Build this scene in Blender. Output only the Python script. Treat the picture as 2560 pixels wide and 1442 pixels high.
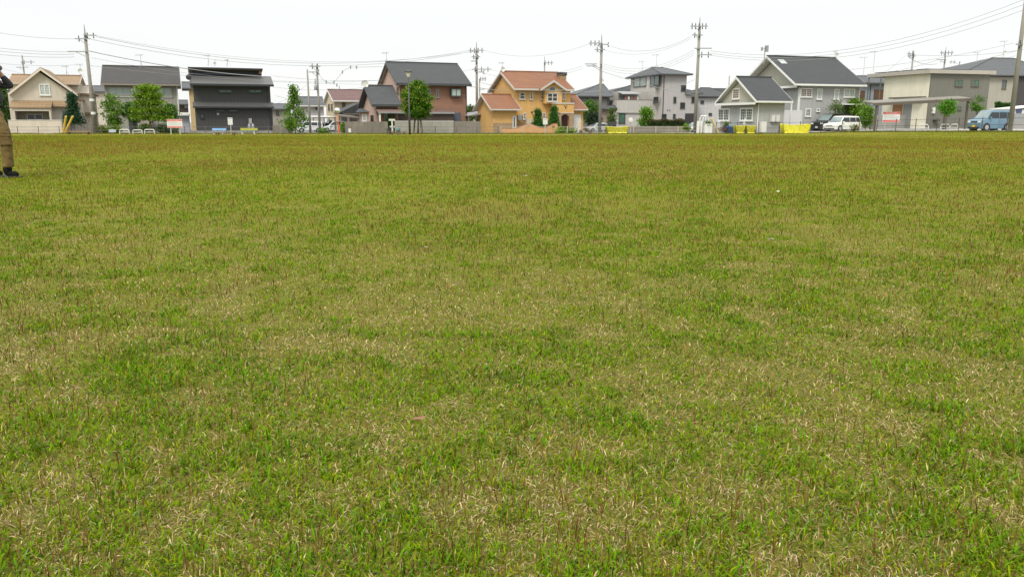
import bpy, bmesh, math, random
import numpy as np
from mathutils import Vector, Matrix
for o in list(bpy.data.objects): bpy.data.objects.remove(o)
R = math.radians
scene = bpy.context.scene
COL = scene.collection
# ------------------------------------------------------------ camera
F = 2000.0; CX = 1280.0; CY = 721.0; CAMH = 0.85; HZ = 304.0
PITCH = math.atan((CY-HZ)/F)
cam = bpy.data.cameras.new("camera"); cam.lens = 36*F/2560; cam.sensor_width = 36
cam.clip_start = .05; cam.clip_end = 5000
camo = bpy.data.objects.new("camera", cam); COL.objects.link(camo)
camo.location = (0,0,CAMH); camo.rotation_euler = (R(90)-PITCH, 0, 0)
scene.camera = camo
# ------------------------------------------------------------ overcast sky
world = bpy.data.worlds.new("World"); scene.world = world; world.use_nodes = True
nt = world.node_tree; nt.nodes.clear()
SUN_EL, SUN_AZ = R(52), R(200)
out = nt.nodes.new('ShaderNodeOutputWorld'); bg = nt.nodes.new('ShaderNodeBackground')
sky = nt.nodes.new('ShaderNodeTexSky'); sky.sky_type = 'NISHITA'; sky.sun_disc = False
sky.sun_elevation = SUN_EL; sky.sun_rotation = SUN_AZ
tc = nt.nodes.new('ShaderNodeTexCoord'); mp = nt.nodes.new('ShaderNodeMapping'); mp.inputs['Scale'].default_value = (1,1,3.2)
no = nt.nodes.new('ShaderNodeTexNoise'); no.inputs['Scale'].default_value = 1.6; no.inputs['Detail'].default_value = 5
cr = nt.nodes.new('ShaderNodeValToRGB')
cr.color_ramp.elements[0].position = .34; cr.color_ramp.elements[0].color = (4.0,4.2,4.22,1)
cr.color_ramp.elements[1].position = .52; cr.color_ramp.elements[1].color = (4.8,4.83,4.76,1)
mx = nt.nodes.new('ShaderNodeMixRGB'); mx.inputs[0].default_value = .93
nt.links.new(tc.outputs['Generated'], mp.inputs[0]); nt.links.new(mp.outputs[0], no.inputs['Vector'])
nt.links.new(no.outputs['Fac'], cr.inputs[0]); nt.links.new(sky.outputs[0], mx.inputs[1]); nt.links.new(cr.outputs[0], mx.inputs[2])
# overcast luminance rises towards the zenith
sz = nt.nodes.new('ShaderNodeSeparateXYZ'); nt.links.new(tc.outputs['Generated'], sz.inputs[0])
gr_ = nt.nodes.new('ShaderNodeMapRange'); gr_.inputs[1].default_value = .12; gr_.inputs[2].default_value = 1; gr_.inputs[3].default_value = 1; gr_.inputs[4].default_value = 2.35
nt.links.new(sz.outputs[2], gr_.inputs[0]); sv = nt.nodes.new('ShaderNodeVectorMath'); sv.operation = 'SCALE'
nt.links.new(mx.outputs[0], sv.inputs[0]); nt.links.new(gr_.outputs[0], sv.inputs['Scale']); nt.links.new(sv.outputs[0], bg.inputs[0]); bg.inputs[1].default_value = .115
nt.links.new(bg.outputs[0], out.inputs[0])
sl = bpy.data.lights.new("sun", 'SUN'); sl.energy = 1.5; sl.angle = R(16); sl.color = (1,.96,.89)
slo = bpy.data.objects.new("sun", sl); COL.objects.link(slo)
# sun behind the camera to the left, high
sd = Vector((math.sin(SUN_AZ)*math.cos(SUN_EL), math.cos(SUN_AZ)*math.cos(SUN_EL), math.sin(SUN_EL)))
slo.rotation_euler = sd.to_track_quat('Z','Y').to_euler(); slo.location = (0,-20,40)
scene.view_settings.view_transform = 'Standard'; scene.view_settings.look = 'None'
scene.view_settings.exposure = 0.84; scene.view_settings.gamma = 1
scene.render.engine = 'CYCLES'
scene.cycles.max_bounces = 6; scene.cycles.transparent_max_bounces = 6

# ------------------------------------------------------------ helpers: geometry of the view
def ray(px, py):
    a, b = (px-CX)/F, -(py-CY)/F
    return Vector((a, math.cos(PITCH)+b*math.sin(PITCH), -math.sin(PITCH)+b*math.cos(PITCH)))
def sm(t):
    t = np.clip(t, 0, 1); return t*t*(3-2*t)
def gz(X, Y):
    r = sm((np.asarray(Y)-22)/58.)*(-.36+.48*sm((np.asarray(X)-25)/20.))
    return float(r) if np.ndim(r)==0 else r
def W(px, py, Y):                       # point of the plane at depth Y seen at a pixel of the photo
    d = ray(px, py); t = Y/d.y; return Vector((d.x*t, Y, CAMH+d.z*t))
def G(px, Y, dz=0):                     # ground point at depth Y in image column px (near the horizon)
    X = W(px, 330, Y).x; return Vector((X, Y, gz(X,Y)+dz))
def c1(x,y): return (x/4.505, y/4.505+40)
def c2(x,y): return (x/4.923+200, y/4.923+120)
def c3(x,y): return (x/6.01+640, y/6.01+120)
def c4(x,y): return (x/6.008+860, y/6.008+120)
def c5(x,y): return (x/5.15+1160, y/5.15+80)
def c6(x,y): return (x/5.15+1440, y/5.15+80)
def c7(x,y): return (x/4.506+1720, y/4.506+40)
def c8(x,y): return (x/4.507+2120, y/4.507+40)

# ------------------------------------------------------------ materials
MATS = {}
def mat(name, col, rough=.7, var=.12, vs=1.5, metal=0, lines=None, bump=0, alpha=1, attr=None, trans=0, spec=None, emit=0, streak=0):
    """lines=(axis, period, depth, duty) regular grooves in object space (siding, ribs, courses)"""
    if name in MATS: return MATS[name]
    m = bpy.data.materials.new(name); m.use_nodes = True; n = m.node_tree.nodes; L = m.node_tree.links
    b = n['Principled BSDF']; b.inputs['Roughness'].default_value = rough; b.inputs['Metallic'].default_value = metal
    if spec is not None: b.inputs['Specular IOR Level'].default_value = spec
    tcn = n.new('ShaderNodeTexCoord')
    rgb = n.new('ShaderNodeRGB'); rgb.outputs[0].default_value = (*col, 1); cur = rgb.outputs[0]
    if attr:
        at = n.new('ShaderNodeAttribute'); at.attribute_name = attr; cur = at.outputs['Color']
    if var:
        nz = n.new('ShaderNodeTexNoise'); nz.inputs['Scale'].default_value = vs; nz.inputs['Detail'].default_value = 6; nz.inputs['Roughness'].default_value = .65
        if streak:
            mpp = n.new('ShaderNodeMapping'); mpp.inputs['Scale'].default_value = (1,1,streak)
            L.new(tcn.outputs['Object'], mpp.inputs[0]); L.new(mpp.outputs[0], nz.inputs['Vector'])
        else: L.new(tcn.outputs['Object'], nz.inputs['Vector'])
        mr = n.new('ShaderNodeMapRange'); mr.inputs[1].default_value = .25; mr.inputs[2].default_value = .75
        mr.inputs[3].default_value = 1-var; mr.inputs[4].default_value = 1+var
        L.new(nz.outputs['Fac'], mr.inputs[0])
        vm = n.new('ShaderNodeVectorMath'); vm.operation = 'SCALE'
        L.new(cur, vm.inputs[0]); L.new(mr.outputs[0], vm.inputs['Scale']); cur = vm.outputs[0]
    if var and rough >= .8 and not attr and not streak:      # rain streaks and weathering
        nz = n.new('ShaderNodeTexNoise'); nz.inputs['Scale'].default_value = 2.2; nz.inputs['Detail'].default_value = 5
        mpp = n.new('ShaderNodeMapping'); mpp.inputs['Scale'].default_value = (1.6,1.6,.16); L.new(tcn.outputs['Object'], mpp.inputs[0]); L.new(mpp.outputs[0], nz.inputs['Vector'])
        mr = n.new('ShaderNodeMapRange'); mr.inputs[1].default_value = .35; mr.inputs[2].default_value = .7; mr.inputs[3].default_value = 1.02; mr.inputs[4].default_value = .925
        L.new(nz.outputs['Fac'], mr.inputs[0]); vm = n.new('ShaderNodeVectorMath'); vm.operation = 'SCALE'
        L.new(cur, vm.inputs[0]); L.new(mr.outputs[0], vm.inputs['Scale']); cur = vm.outputs[0]
    if lines:
        for (ax, per, dep, duty) in (lines if isinstance(lines, list) else [lines]):
            sx = n.new('ShaderNodeSeparateXYZ'); L.new(tcn.outputs['Object'], sx.inputs[0])
            dv = n.new('ShaderNodeMath'); dv.operation = 'DIVIDE'; L.new(sx.outputs['XYZ'.index(ax)], dv.inputs[0]); dv.inputs[1].default_value = per
            fr = n.new('ShaderNodeMath'); fr.operation = 'FRACT'; L.new(dv.outputs[0], fr.inputs[0])
            lt = n.new('ShaderNodeMath'); lt.operation = 'LESS_THAN'; L.new(fr.outputs[0], lt.inputs[0]); lt.inputs[1].default_value = duty
            m2 = n.new('ShaderNodeMapRange'); m2.inputs[3].default_value = 1; m2.inputs[4].default_value = 1-dep; L.new(lt.outputs[0], m2.inputs[0])
            vm = n.new('ShaderNodeVectorMath'); vm.operation = 'SCALE'
            L.new(cur, vm.inputs[0]); L.new(m2.outputs[0], vm.inputs['Scale']); cur = vm.outputs[0]
    L.new(cur, b.inputs['Base Color'])
    if bump:
        nb = n.new('ShaderNodeTexNoise'); nb.inputs['Scale'].default_value = 12; nb.inputs['Detail'].default_value = 4
        L.new(tcn.outputs['Object'], nb.inputs['Vector']); bp = n.new('ShaderNodeBump'); bp.inputs['Strength'].default_value = bump; bp.inputs['Distance'].default_value = .03
        L.new(nb.outputs['Fac'], bp.inputs['Height']); L.new(bp.outputs[0], b.inputs['Normal'])
    if alpha < 1: b.inputs['Alpha'].default_value = alpha
    if trans:
        tr = n.new('ShaderNodeBsdfTranslucent'); L.new(cur, tr.inputs['Color'])
        ms = n.new('ShaderNodeMixShader'); ms.inputs[0].default_value = trans
        L.new(b.outputs[0], ms.inputs[1]); L.new(tr.outputs[0], ms.inputs[2]); L.new(ms.outputs[0], n['Material Output'].inputs[0])
    MATS[name] = m; return m
def brick_mat(name, c1_, c2_, mortar, scale=1, w=.42, h=.12):
    m = bpy.data.materials.new(name); m.use_nodes = True; n = m.node_tree.nodes; L = m.node_tree.links; b = n['Principled BSDF']
    b.inputs['Roughness'].default_value = .85
    t = n.new('ShaderNodeTexCoord'); s = n.new('ShaderNodeSeparateXYZ'); L.new(t.outputs['Object'], s.inputs[0])
    a = n.new('ShaderNodeMath'); a.operation = 'ADD'; L.new(s.outputs[0], a.inputs[0]); L.new(s.outputs[1], a.inputs[1])
    c = n.new('ShaderNodeCombineXYZ'); L.new(a.outputs[0], c.inputs[0]); L.new(s.outputs[2], c.inputs[1])
    k = n.new('ShaderNodeTexBrick'); L.new(c.outputs[0], k.inputs['Vector']); k.inputs['Scale'].default_value = scale
    k.inputs['Color1'].default_value = (*c1_,1); k.inputs['Color2'].default_value = (*c2_,1); k.inputs['Mortar'].default_value = (*mortar,1)
    k.inputs['Brick Width'].default_value = w; k.inputs['Row Height'].default_value = h; k.inputs['Mortar Size'].default_value = .012
    L.new(k.outputs['Color'], b.inputs['Base Color']); MATS[name] = m; return m

tile = lambda nm, c, per=.28: mat(nm, c, .75, .16, 1.1, lines=[('X', .36, .1, .25), ('Z', per*.75, .26, .32)])
white = mat('white_paint', (.66,.66,.62), .5, .05)
offwhite = mat('off_white', (.6,.59,.54), .6, .08)
cream = mat('cream_plaster', (.52,.46,.37), .9, .08, 2)
glass = mat('window_glass', (.09,.115,.11), .08, .25, .8)
glass_dark = mat('dark_glass', (.03,.036,.038), .06, .2, .8)
curtain = mat('curtained_glass', (.30,.36,.32), .16, .12, 1.5)
green_glass = mat('green_glass', (.06,.13,.09), .1, .25, 2)
dark_frame = mat('dark_window_frame', (.05,.05,.048), .45, .05)
bronze = mat('bronze_frame', (.13,.115,.09), .5, .05)
black_m = mat('black_metal', (.025,.025,.027), .5, .1)
grey_m = mat('grey_metal', (.3,.31,.31), .4, .08, metal=.3)
steel = mat('galvanised_steel', (.42,.43,.43), .45, .08, metal=.4)
conc = mat('concrete', (.3,.28,.245), .9, .14, 3)
pole_c = mat('pole_concrete', (.235,.22,.185), .9, .14, 3)
wood_dk = mat('weathered_wood', (.12,.09,.06), .85, .2, 4)
rust_b = mat('rusty_brown', (.11,.055,.03), .8, .2, 4)

# ------------------------------------------------------------ mesh builder
class MB:
    def __init__(s): s.v = []; s.f = []
    def add(s, vs, fs):
        n = len(s.v); s.v += [tuple(v) for v in vs]; s.f += [tuple(i+n for i in f) for f in fs]; return s
    def box(s, x0,x1,y0,y1,z0,z1):
        x0,x1 = min(x0,x1),max(x0,x1); y0,y1 = min(y0,y1),max(y0,y1); z0,z1 = min(z0,z1),max(z0,z1)
        return s.add([(x0,y0,z0),(x1,y0,z0),(x1,y1,z0),(x0,y1,z0),(x0,y0,z1),(x1,y0,z1),(x1,y1,z1),(x0,y1,z1)],
              [(0,3,2,1),(4,5,6,7),(0,1,5,4),(1,2,6,5),(2,3,7,6),(3,0,4,7)])
    def prism(s, pts, off):             # polygon (3D points) extruded by a vector
        n = len(pts); off = Vector(off); a = [Vector(p) for p in pts]; b = [p+off for p in a]
        return s.add(a+b, [tuple(range(n))[::-1], tuple(range(n,2*n))]+[(i,(i+1)%n,n+(i+1)%n,n+i) for i in range(n)])
    def tube(s, pts, r, n=6, r1=None, cap=True):
        pts = [Vector(p) for p in pts]; k = len(pts); rings = []
        for i,p in enumerate(pts):
            d = (pts[min(i+1,k-1)]-pts[max(i-1,0)]).normalized()
            a = d.cross(Vector((0,0,1)) if abs(d.z)<.9 else Vector((1,0,0))).normalized(); b = d.cross(a)
            rr = r if r1 is None else r+(r1-r)*i/(k-1)
            if isinstance(r, (list,tuple)): rr = r[i]
            rings.append([p+a*rr*math.cos(2*math.pi*j/n)+b*rr*math.sin(2*math.pi*j/n) for j in range(n)])
        vs = [v for q in rings for v in q]; fs = []
        for i in range(k-1):
            for j in range(n): fs.append((i*n+j, i*n+(j+1)%n, (i+1)*n+(j+1)%n, (i+1)*n+j))
        if cap: fs += [tuple(range(n))[::-1], tuple(range((k-1)*n, k*n))]
        return s.add(vs, fs)
    def lathe(s, c, prof, n=12, axis='z'):   # prof: (radius, along-axis)
        c = Vector(c); vs = []
        for (r,h) in prof:
            for j in range(n):
                a = 2*math.pi*j/n; x,y = r*math.cos(a), r*math.sin(a)
                vs.append(c+Vector({'z':(x,y,h),'y':(x,h,y),'x':(h,x,y)}[axis]))
        fs = [(i*n+j, i*n+(j+1)%n, (i+1)*n+(j+1)%n, (i+1)*n+j) for i in range(len(prof)-1) for j in range(n)]
        fs += [tuple(range(n))[::-1], tuple(range((len(prof)-1)*n, len(prof)*n))]
        return s.add(vs, fs)
    def build(s, name, m, parent=None, smooth=False):
        me = bpy.data.meshes.new(name); me.from_pydata(s.v, [], s.f); me.materials.append(m)
        bm = bmesh.new(); bm.from_mesh(me); bmesh.ops.recalc_face_normals(bm, faces=bm.faces); bm.to_mesh(me); bm.free()
        if smooth: me.shade_smooth()
        o = bpy.data.objects.new(name, me); COL.objects.link(o)
        if parent: o.parent = parent
        return o
def tag(o, label=None, cat=None, group=None, kind=None):
    if label: o['label'] = label
    if cat: o['category'] = cat
    if group: o['group'] = group
    if kind: o['kind'] = kind
    return o
def empty(name, loc, rot, label, cat, group=None):
    o = bpy.data.objects.new(name, None); COL.objects.link(o); o.location = loc; o.rotation_euler = (0,0,rot); o.empty_display_size = .3
    return tag(o, label, cat, group)
def children(o): return [c for c in bpy.data.objects if c.parent == o]
def dup(o, loc, label, rot=None):
    r = o.copy(); COL.objects.link(r); r.location = loc; r['label'] = label
    if rot is not None: r.rotation_euler = (0,0,rot)
    for c in children(o):
        k = c.copy(); COL.objects.link(k); k.parent = r
        for g in children(c):
            q = g.copy(); COL.objects.link(q); q.parent = k
    return r

# ------------------------------------------------------------ setting: ground sheets
def sheet(name, xs, ys, off, m, top=None):
    xs = np.asarray(xs, float); ys = np.asarray(ys, float); Xg, Yg = np.meshgrid(xs, ys)
    Zg = gz(Xg, Yg)+off; nx, ny = len(xs), len(ys)
    v = np.stack([Xg.ravel(), Yg.ravel(), Zg.ravel()], 1)
    f = [(j*nx+i, j*nx+i+1, (j+1)*nx+i+1, (j+1)*nx+i) for j in range(ny-1) for i in range(nx-1)]
    me = bpy.data.meshes.new(name); me.from_pydata(v.tolist(), [], f); me.materials.append(m); me.shade_smooth()
    o = bpy.data.objects.new(name, me); COL.objects.link(o); return tag(o, kind='structure')
def field_mat():
    m = bpy.data.materials.new('turf_soil'); m.use_nodes = True; n = m.node_tree.nodes; L = m.node_tree.links; b = n['Principled BSDF']
    b.inputs['Roughness'].default_value = .95; b.inputs['Specular IOR Level'].default_value = .1
    g = n.new('ShaderNodeNewGeometry')
    def noise(sc, stretch=(1,1,1), det=5, ro=.6):
        mp = n.new('ShaderNodeMapping'); mp.inputs['Scale'].default_value = stretch; L.new(g.outputs['Position'], mp.inputs[0])
        t = n.new('ShaderNodeTexNoise'); t.inputs['Scale'].default_value = sc; t.inputs['Detail'].default_value = det; t.inputs['Roughness'].default_value = ro
        L.new(mp.outputs[0], t.inputs['Vector']); return t.outputs['Fac']
    def ramp(fac, stops):
        r = n.new('ShaderNodeValToRGB'); L.new(fac, r.inputs[0]); e = r.color_ramp.elements
        while len(e) < len(stops): e.new(.5)
        for k,(p,c) in enumerate(stops): e[k].position = p; e[k].color = (*c,1)
        return r.outputs[0]
    def mix(f, a, c, mode='MIX'):
        x = n.new('ShaderNodeMixRGB'); x.blend_type = mode
        if isinstance(f, float): x.inputs[0].default_value = f
        else: L.new(f, x.inputs[0])
        L.new(a, x.inputs[1]); L.new(c, x.inputs[2]); return x.outputs[0]
    # near: thatch seen between blades
    thatch = ramp(noise(170, det=8, ro=.8), [(.3,(.038,.036,.003)),(.5,(.13,.118,.018)),(.72,(.29,.24,.07))])
    # far: blades merge to patches of yellow-green, olive and red-brown
    patch = ramp(noise(.11, (.6,1,1), 8, .66), [(.33,(.155,.178,.008)),(.48,(.158,.162,.010)),(.60,(.155,.138,.013)),(.74,(.145,.112,.016))])
    fine = ramp(noise(2.2, (1,.35,1), 8, .75), [(.25,(.70,.76,.7)),(.5,(1,1,1)),(.72,(1.22,1.14,1.2))])
    far = mix(1.0, patch, fine, 'MULTIPLY')
    straw = ramp(noise(.9, (1,.4,1), 6, .7), [(.66,(0,0,0)),(.76,(1,1,1))])
    sc = n.new('ShaderNodeRGB'); sc.outputs[0].default_value = (.26,.22,.07,1)
    sm_ = n.new('ShaderNodeMath'); sm_.operation = 'MULTIPLY'; L.new(straw, sm_.inputs[0]); sm_.inputs[1].default_value = .6
    far = mix(sm_.outputs[0], far, sc.outputs[0])
    sp = n.new('ShaderNodeSeparateXYZ'); L.new(g.outputs['Position'], sp.inputs[0])
    fm = n.new('ShaderNodeMapRange'); fm.inputs[1].default_value = 3; fm.inputs[2].default_value = 11; L.new(sp.outputs[1], fm.inputs[0])
    L.new(mix(fm.outputs[0], thatch, far), b.inputs['Base Color'])
    bp = n.new('ShaderNodeBump'); bp.inputs['Strength'].default_value = .8; bp.inputs['Distance'].default_value = .01
    L.new(noise(140, det=6), bp.inputs['Height']); L.new(bp.outputs[0], b.inputs['Normal'])
    return m
FM = field_mat()
xs = np.concatenate([np.arange(-600,-80,40), np.arange(-80,81,4), np.arange(120,640,40)])
ys = np.concatenate([np.arange(-30,0,10), np.arange(0,96,4), np.arange(100,1000,60)])
sheet('ground', xs, ys, 0, FM)
dirt = mat('dry_dirt', (.16,.135,.075), .95, .35, .8)
asph = mat('road_asphalt', (.13,.13,.125), .9, .15, .6)
pave = mat('pale_concrete_paving', (.36,.345,.31), .9, .12, .7)
yard = mat('yard_gravel', (.19,.18,.15), .95, .25, 1)
sheet('yards', np.arange(-400,401,10), np.concatenate([np.arange(88.0,175,5), np.arange(180,900,60)]), .02, yard)
sheet('dirt_strip', np.arange(-90,95,3), [80.5,82,83.5], .02, dirt)
sheet('road', np.arange(-90,19,3), [83.5,86,88.5], .03, asph)
sheet('pavement', np.arange(16,95,3), [83.4,86,89,92], .035, pave)
def edge_sheet(name, A, B, w, off, m, n=14):      # strip running along a line A-B and w metres to its right
    V = []; A = Vector(A); B = Vector(B)
    for k in range(n+1):
        p = A.lerp(B, k/n)
        for j in range(9): x = p.x+w*j/8; V.append((x, p.y, gz(x,p.y)+off))
    f = [(k*9+j, k*9+j+1, (k+1)*9+j+1, (k+1)*9+j) for k in range(n) for j in range(8)]
    me = bpy.data.meshes.new(name); me.from_pydata(V, [], f); me.materials.append(m); me.shade_smooth(); o = bpy.data.objects.new(name, me); COL.objects.link(o); tag(o, kind='structure')
edge_sheet('pavement', (33.6,83.4), (47,53), 26, .03, pave)
# ------------------------------------------------------------ grass blades (numpy, one mesh of stuff)
rng = np.random.default_rng(7)
def vnoise(x, y, sc, seed):
    x = x*sc; y = y*sc; r = np.random.default_rng(seed).random((256,256))
    xi = np.floor(x).astype(int); yi = np.floor(y).astype(int); fx = x-xi; fy = y-yi
    fx = fx*fx*(3-2*fx); fy = fy*fy*(3-2*fy)
    a = r[xi%256, yi%256]; b = r[(xi+1)%256, yi%256]; c = r[xi%256,(yi+1)%256]; d = r[(xi+1)%256,(yi+1)%256]
    return (a*(1-fx)+b*fx)*(1-fy)+(c*(1-fx)+d*fx)*fy
def fbm(x, y, sc, seed):
    return (vnoise(x,y,sc,seed)+.5*vnoise(x,y,sc*2.1,seed+1)+.25*vnoise(x,y,sc*4.3,seed+2))/1.75
def sample_ground(n, d0, d1, p):        # depth with density ~ d^-p per area
    u = rng.random(n); e = 2-p
    d = (d0**e+u*(d1**e-d0**e))**(1/e) if abs(e) > 1e-6 else d0*(d1/d0)**u
    c = .70*d+.2; x = (rng.random(n)*2-1)*c
    # sparser margin on both sides of the field of view
    u = rng.random(n); d2 = (d0**e+u*(d1**e-d0**e))**(1/e) if abs(e) > 1e-6 else d0*(d1/d0)**u
    c2_ = .70*d2+.2; k = rng.random(n) < .55*1.9/c2_; d2, c2_ = d2[k], c2_[k]
    x2 = (c2_+rng.random(len(d2))*1.9)*np.where(rng.random(len(d2)) < .5, -1, 1)
    return np.concatenate([x, x2]), np.concatenate([d, d2])
def blades(n, d0, d1, p, keep, hfun, wfun, lean, colfun, clump=0):
    x, y = sample_ground(n, d0, d1, p); n = len(x)
    if clump:
        k = max(1, n//clump); pick = rng.permutation(n)[:k]; ci = pick[rng.integers(0, k, n)]; s = .02+.02*rng.random(n)
        x = x[ci]+rng.normal(0,1,n)*s*(1+y[ci]/8); y = y[ci]+rng.normal(0,1,n)*s*(1+y[ci]/8)
    q = rng.random(n) < keep(x, y); x, y = x[q], y[q]; n = len(x)
    a = rng.random(n)*2*np.pi; L = hfun(x,y,n); w = wfun(x,y,n)*(1+y/6.5)
    l1 = np.clip(rng.normal(lean[0], lean[1], n), 0, 1.5); l2 = np.clip(l1+rng.random(n)*lean[2], 0, 1.72)
    dx, dy = np.cos(a), np.sin(a)
    fa = a+np.pi/2+rng.normal(0,.5,n); wx, wy = np.cos(fa)*w/2, np.sin(fa)*w/2
    # turn half of the blades to show their width
    z0 = gz(x, y)
    m1 = L*.5; mx_, my_, mz = x+dx*np.sin(l1)*m1, y+dy*np.sin(l1)*m1, z0+np.cos(l1)*m1+.004
    tx, ty, tz = mx_+dx*np.sin(l2)*m1, my_+dy*np.sin(l2)*m1, mz+np.cos(l2)*m1
    tz = np.maximum(tz, z0+.003)
    V = np.empty((n,5,3), np.float32)
    V[:,0] = np.stack([x-wx*.8,y-wy*.8,z0],1); V[:,1] = np.stack([x+wx*.8,y+wy*.8,z0],1)
    V[:,2] = np.stack([mx_+wx,my_+wy,mz],1); V[:,3] = np.stack([mx_-wx,my_-wy,mz],1); V[:,4] = np.stack([tx,ty,tz],1)
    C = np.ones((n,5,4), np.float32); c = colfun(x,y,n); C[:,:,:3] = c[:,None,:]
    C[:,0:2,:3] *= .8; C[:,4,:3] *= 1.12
    return V, C
def jit(c, n, s=.18):
    b = np.array(c)[None,:]*np.ones((n,1)); return b*(1+rng.normal(0,s,n))[:,None].clip(.4,1.7)*(1+rng.normal(0,.07,(n,3)))
def bare(x,y): return np.clip((fbm(x,y,5.6,131)*.75+fbm(x,y,1.3,137)*.25-.60)*8, 0, .75)   # small dry mats of straw
def greenness(x,y):                     # where turf is lush (1) or worn to straw (0)
    return (1-bare(x,y))*np.clip((fbm(x,y,.8,11)*.3+fbm(x,y,2.3,61)*.25+fbm(x,y,7,21)*.45-.36)*4.2, 0, 1)
def redness(x,y):
    return np.clip((fbm(x,y,.33,31)*.6+fbm(x,y,2.0,41)*.4-.36)*3.6, 0, 1)
def brownness(x,y):                     # broad drifts of seed stems
    return np.clip((fbm(x*.55,y,.10,71)*.65+fbm(x,y,.5,75)*.35-.44)*4.5, 0, 1)
def gcol(x,y,n):
    t = fbm(x,y,7,51)[:,None]; far = sm((y-3)/14.)[:,None]; dkn = np.clip((fbm(x,y,5,81)-.48)*4,0,1)[:,None]
    a = jit((.13,.228,.002), n); b = jit((.208,.252,.003), n); c = jit((.185,.26,.07), n, .15); d = jit((.065,.15,.004), n)
    k = rng.random((n,1)); r = np.where(k < .5+.3*t, a, b); r = np.where(k > .92, c, r); r = np.where((k < .55*dkn), d, r)
    bw = (brownness(x,y)[:,None]*far)*.28
    r = r*(1-far)+(r*.82+np.array([[.042,.030,.0]]))*far
    r = r*(1+far*(fbm(x*.35,y,.3,95)[:,None]-.5)*.5)
    return r*(1-bw)+jit((.165,.115,.014), n)*bw
parts = []
D1 = 70
# straw litter, lying flat
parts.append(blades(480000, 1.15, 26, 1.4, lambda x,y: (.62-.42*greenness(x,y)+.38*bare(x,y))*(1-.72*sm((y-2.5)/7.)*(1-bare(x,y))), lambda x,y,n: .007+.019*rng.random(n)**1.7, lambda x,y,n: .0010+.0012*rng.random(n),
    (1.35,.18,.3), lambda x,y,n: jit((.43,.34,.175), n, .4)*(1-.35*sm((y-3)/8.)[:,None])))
# low dead stalks tangled, half upright
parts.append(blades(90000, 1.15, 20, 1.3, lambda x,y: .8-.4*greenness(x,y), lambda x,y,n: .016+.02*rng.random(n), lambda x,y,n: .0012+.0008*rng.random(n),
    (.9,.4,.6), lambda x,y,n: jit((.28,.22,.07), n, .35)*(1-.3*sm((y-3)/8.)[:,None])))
# green blades, short carpet
parts.append(blades(1500000, 1.15, D1, 1.3, lambda x,y: np.maximum(.46, .55*sm((y-3)/8.))*(1-.6*bare(x,y))+.5*greenness(x,y), lambda x,y,n: (.008+.0155*rng.random(n))*(.7+.5*greenness(x,y)), lambda x,y,n: (.0016+.0015*rng.random(n)),
    (1.0,.4,.8), gcol, 4))
# taller tufts of fresh blades
parts.append(blades(110000, 1.15, 18, 1.3, lambda x,y: np.clip((greenness(x,y)-.35)*1.6,0,1), lambda x,y,n: .018+.022*rng.random(n), lambda x,y,n: .0026+.0014*rng.random(n),
    (.8,.4,.9), lambda x,y,n: jit((.095,.19,.004), n, .22), 6))
# upright red-brown flower stems
parts.append(blades(200000, 1.15, 75, 1.25, lambda x,y: (.08+.62*redness(x,y)+.22*brownness(x,y))*(1-.6*sm((y-18)/30.)), lambda x,y,n: .026+.036*rng.random(n), lambda x,y,n: (.0012+.0007*rng.random(n))*(1+np.clip(y,0,30)/30),
    (.2,.14,.35), lambda x,y,n: jit((.15,.07,.022), n, .3)*(1+.5*sm((y-5)/20.)[:,None])))
# ragged taller tufts along the far edge of the field
def edge_tufts(n):
    t = rng.random(n); k = t < .72; u = rng.random(n)
    x = np.where(k, -62+95*u, 33+11*u); y = np.where(k, 80.6, 80.8-26*u)+rng.normal(0,.55,n)
    q = fbm(x,y,.5,91)+.3*rng.random(n) > .52; return x[q], y[q]
_sg = sample_ground; ex, ey = edge_tufts(60000); sample_ground = lambda n,*a: (ex, ey)
parts.append(blades(len(ex), 1, 2, 1, lambda x,y: np.ones(len(x)), lambda x,y,n: .04+.16*rng.random(n)**2, lambda x,y,n: .0012+.001*rng.random(n), (.4,.3,.8), lambda x,y,n: jit((.13,.14,.02), n, .3)))
sample_ground = _sg
V = np.concatenate([p[0] for p in parts]); Cc = np.concatenate([p[1] for p in parts]); n = len(V)
me = bpy.data.meshes.new('grass'); me.vertices.add(n*5); me.vertices.foreach_set('co', V.reshape(-1))
base = (np.arange(n)*5)[:,None]; loops = np.concatenate([base+np.array([[0,1,2,3]]), base+np.array([[3,2,4]])], 1).astype(np.int32).reshape(-1)
me.loops.add(n*7); me.loops.foreach_set('vertex_index', loops)
me.polygons.add(n*2); ls = np.stack([np.arange(n)*7, np.arange(n)*7+4],1).astype(np.int32).reshape(-1)
me.polygons.foreach_set('loop_start', ls)
me.update(calc_edges=True)
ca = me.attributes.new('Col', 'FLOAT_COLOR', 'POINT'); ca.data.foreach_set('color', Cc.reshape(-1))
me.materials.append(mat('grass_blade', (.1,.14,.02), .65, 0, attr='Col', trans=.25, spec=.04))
me.shade_smooth()
go = bpy.data.objects.new('grass', me); COL.objects.link(go)
tag(go, 'short worn green turf with straw litter and red-brown seed stems', 'grass', kind='stuff')
del V, Cc, loops

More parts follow.
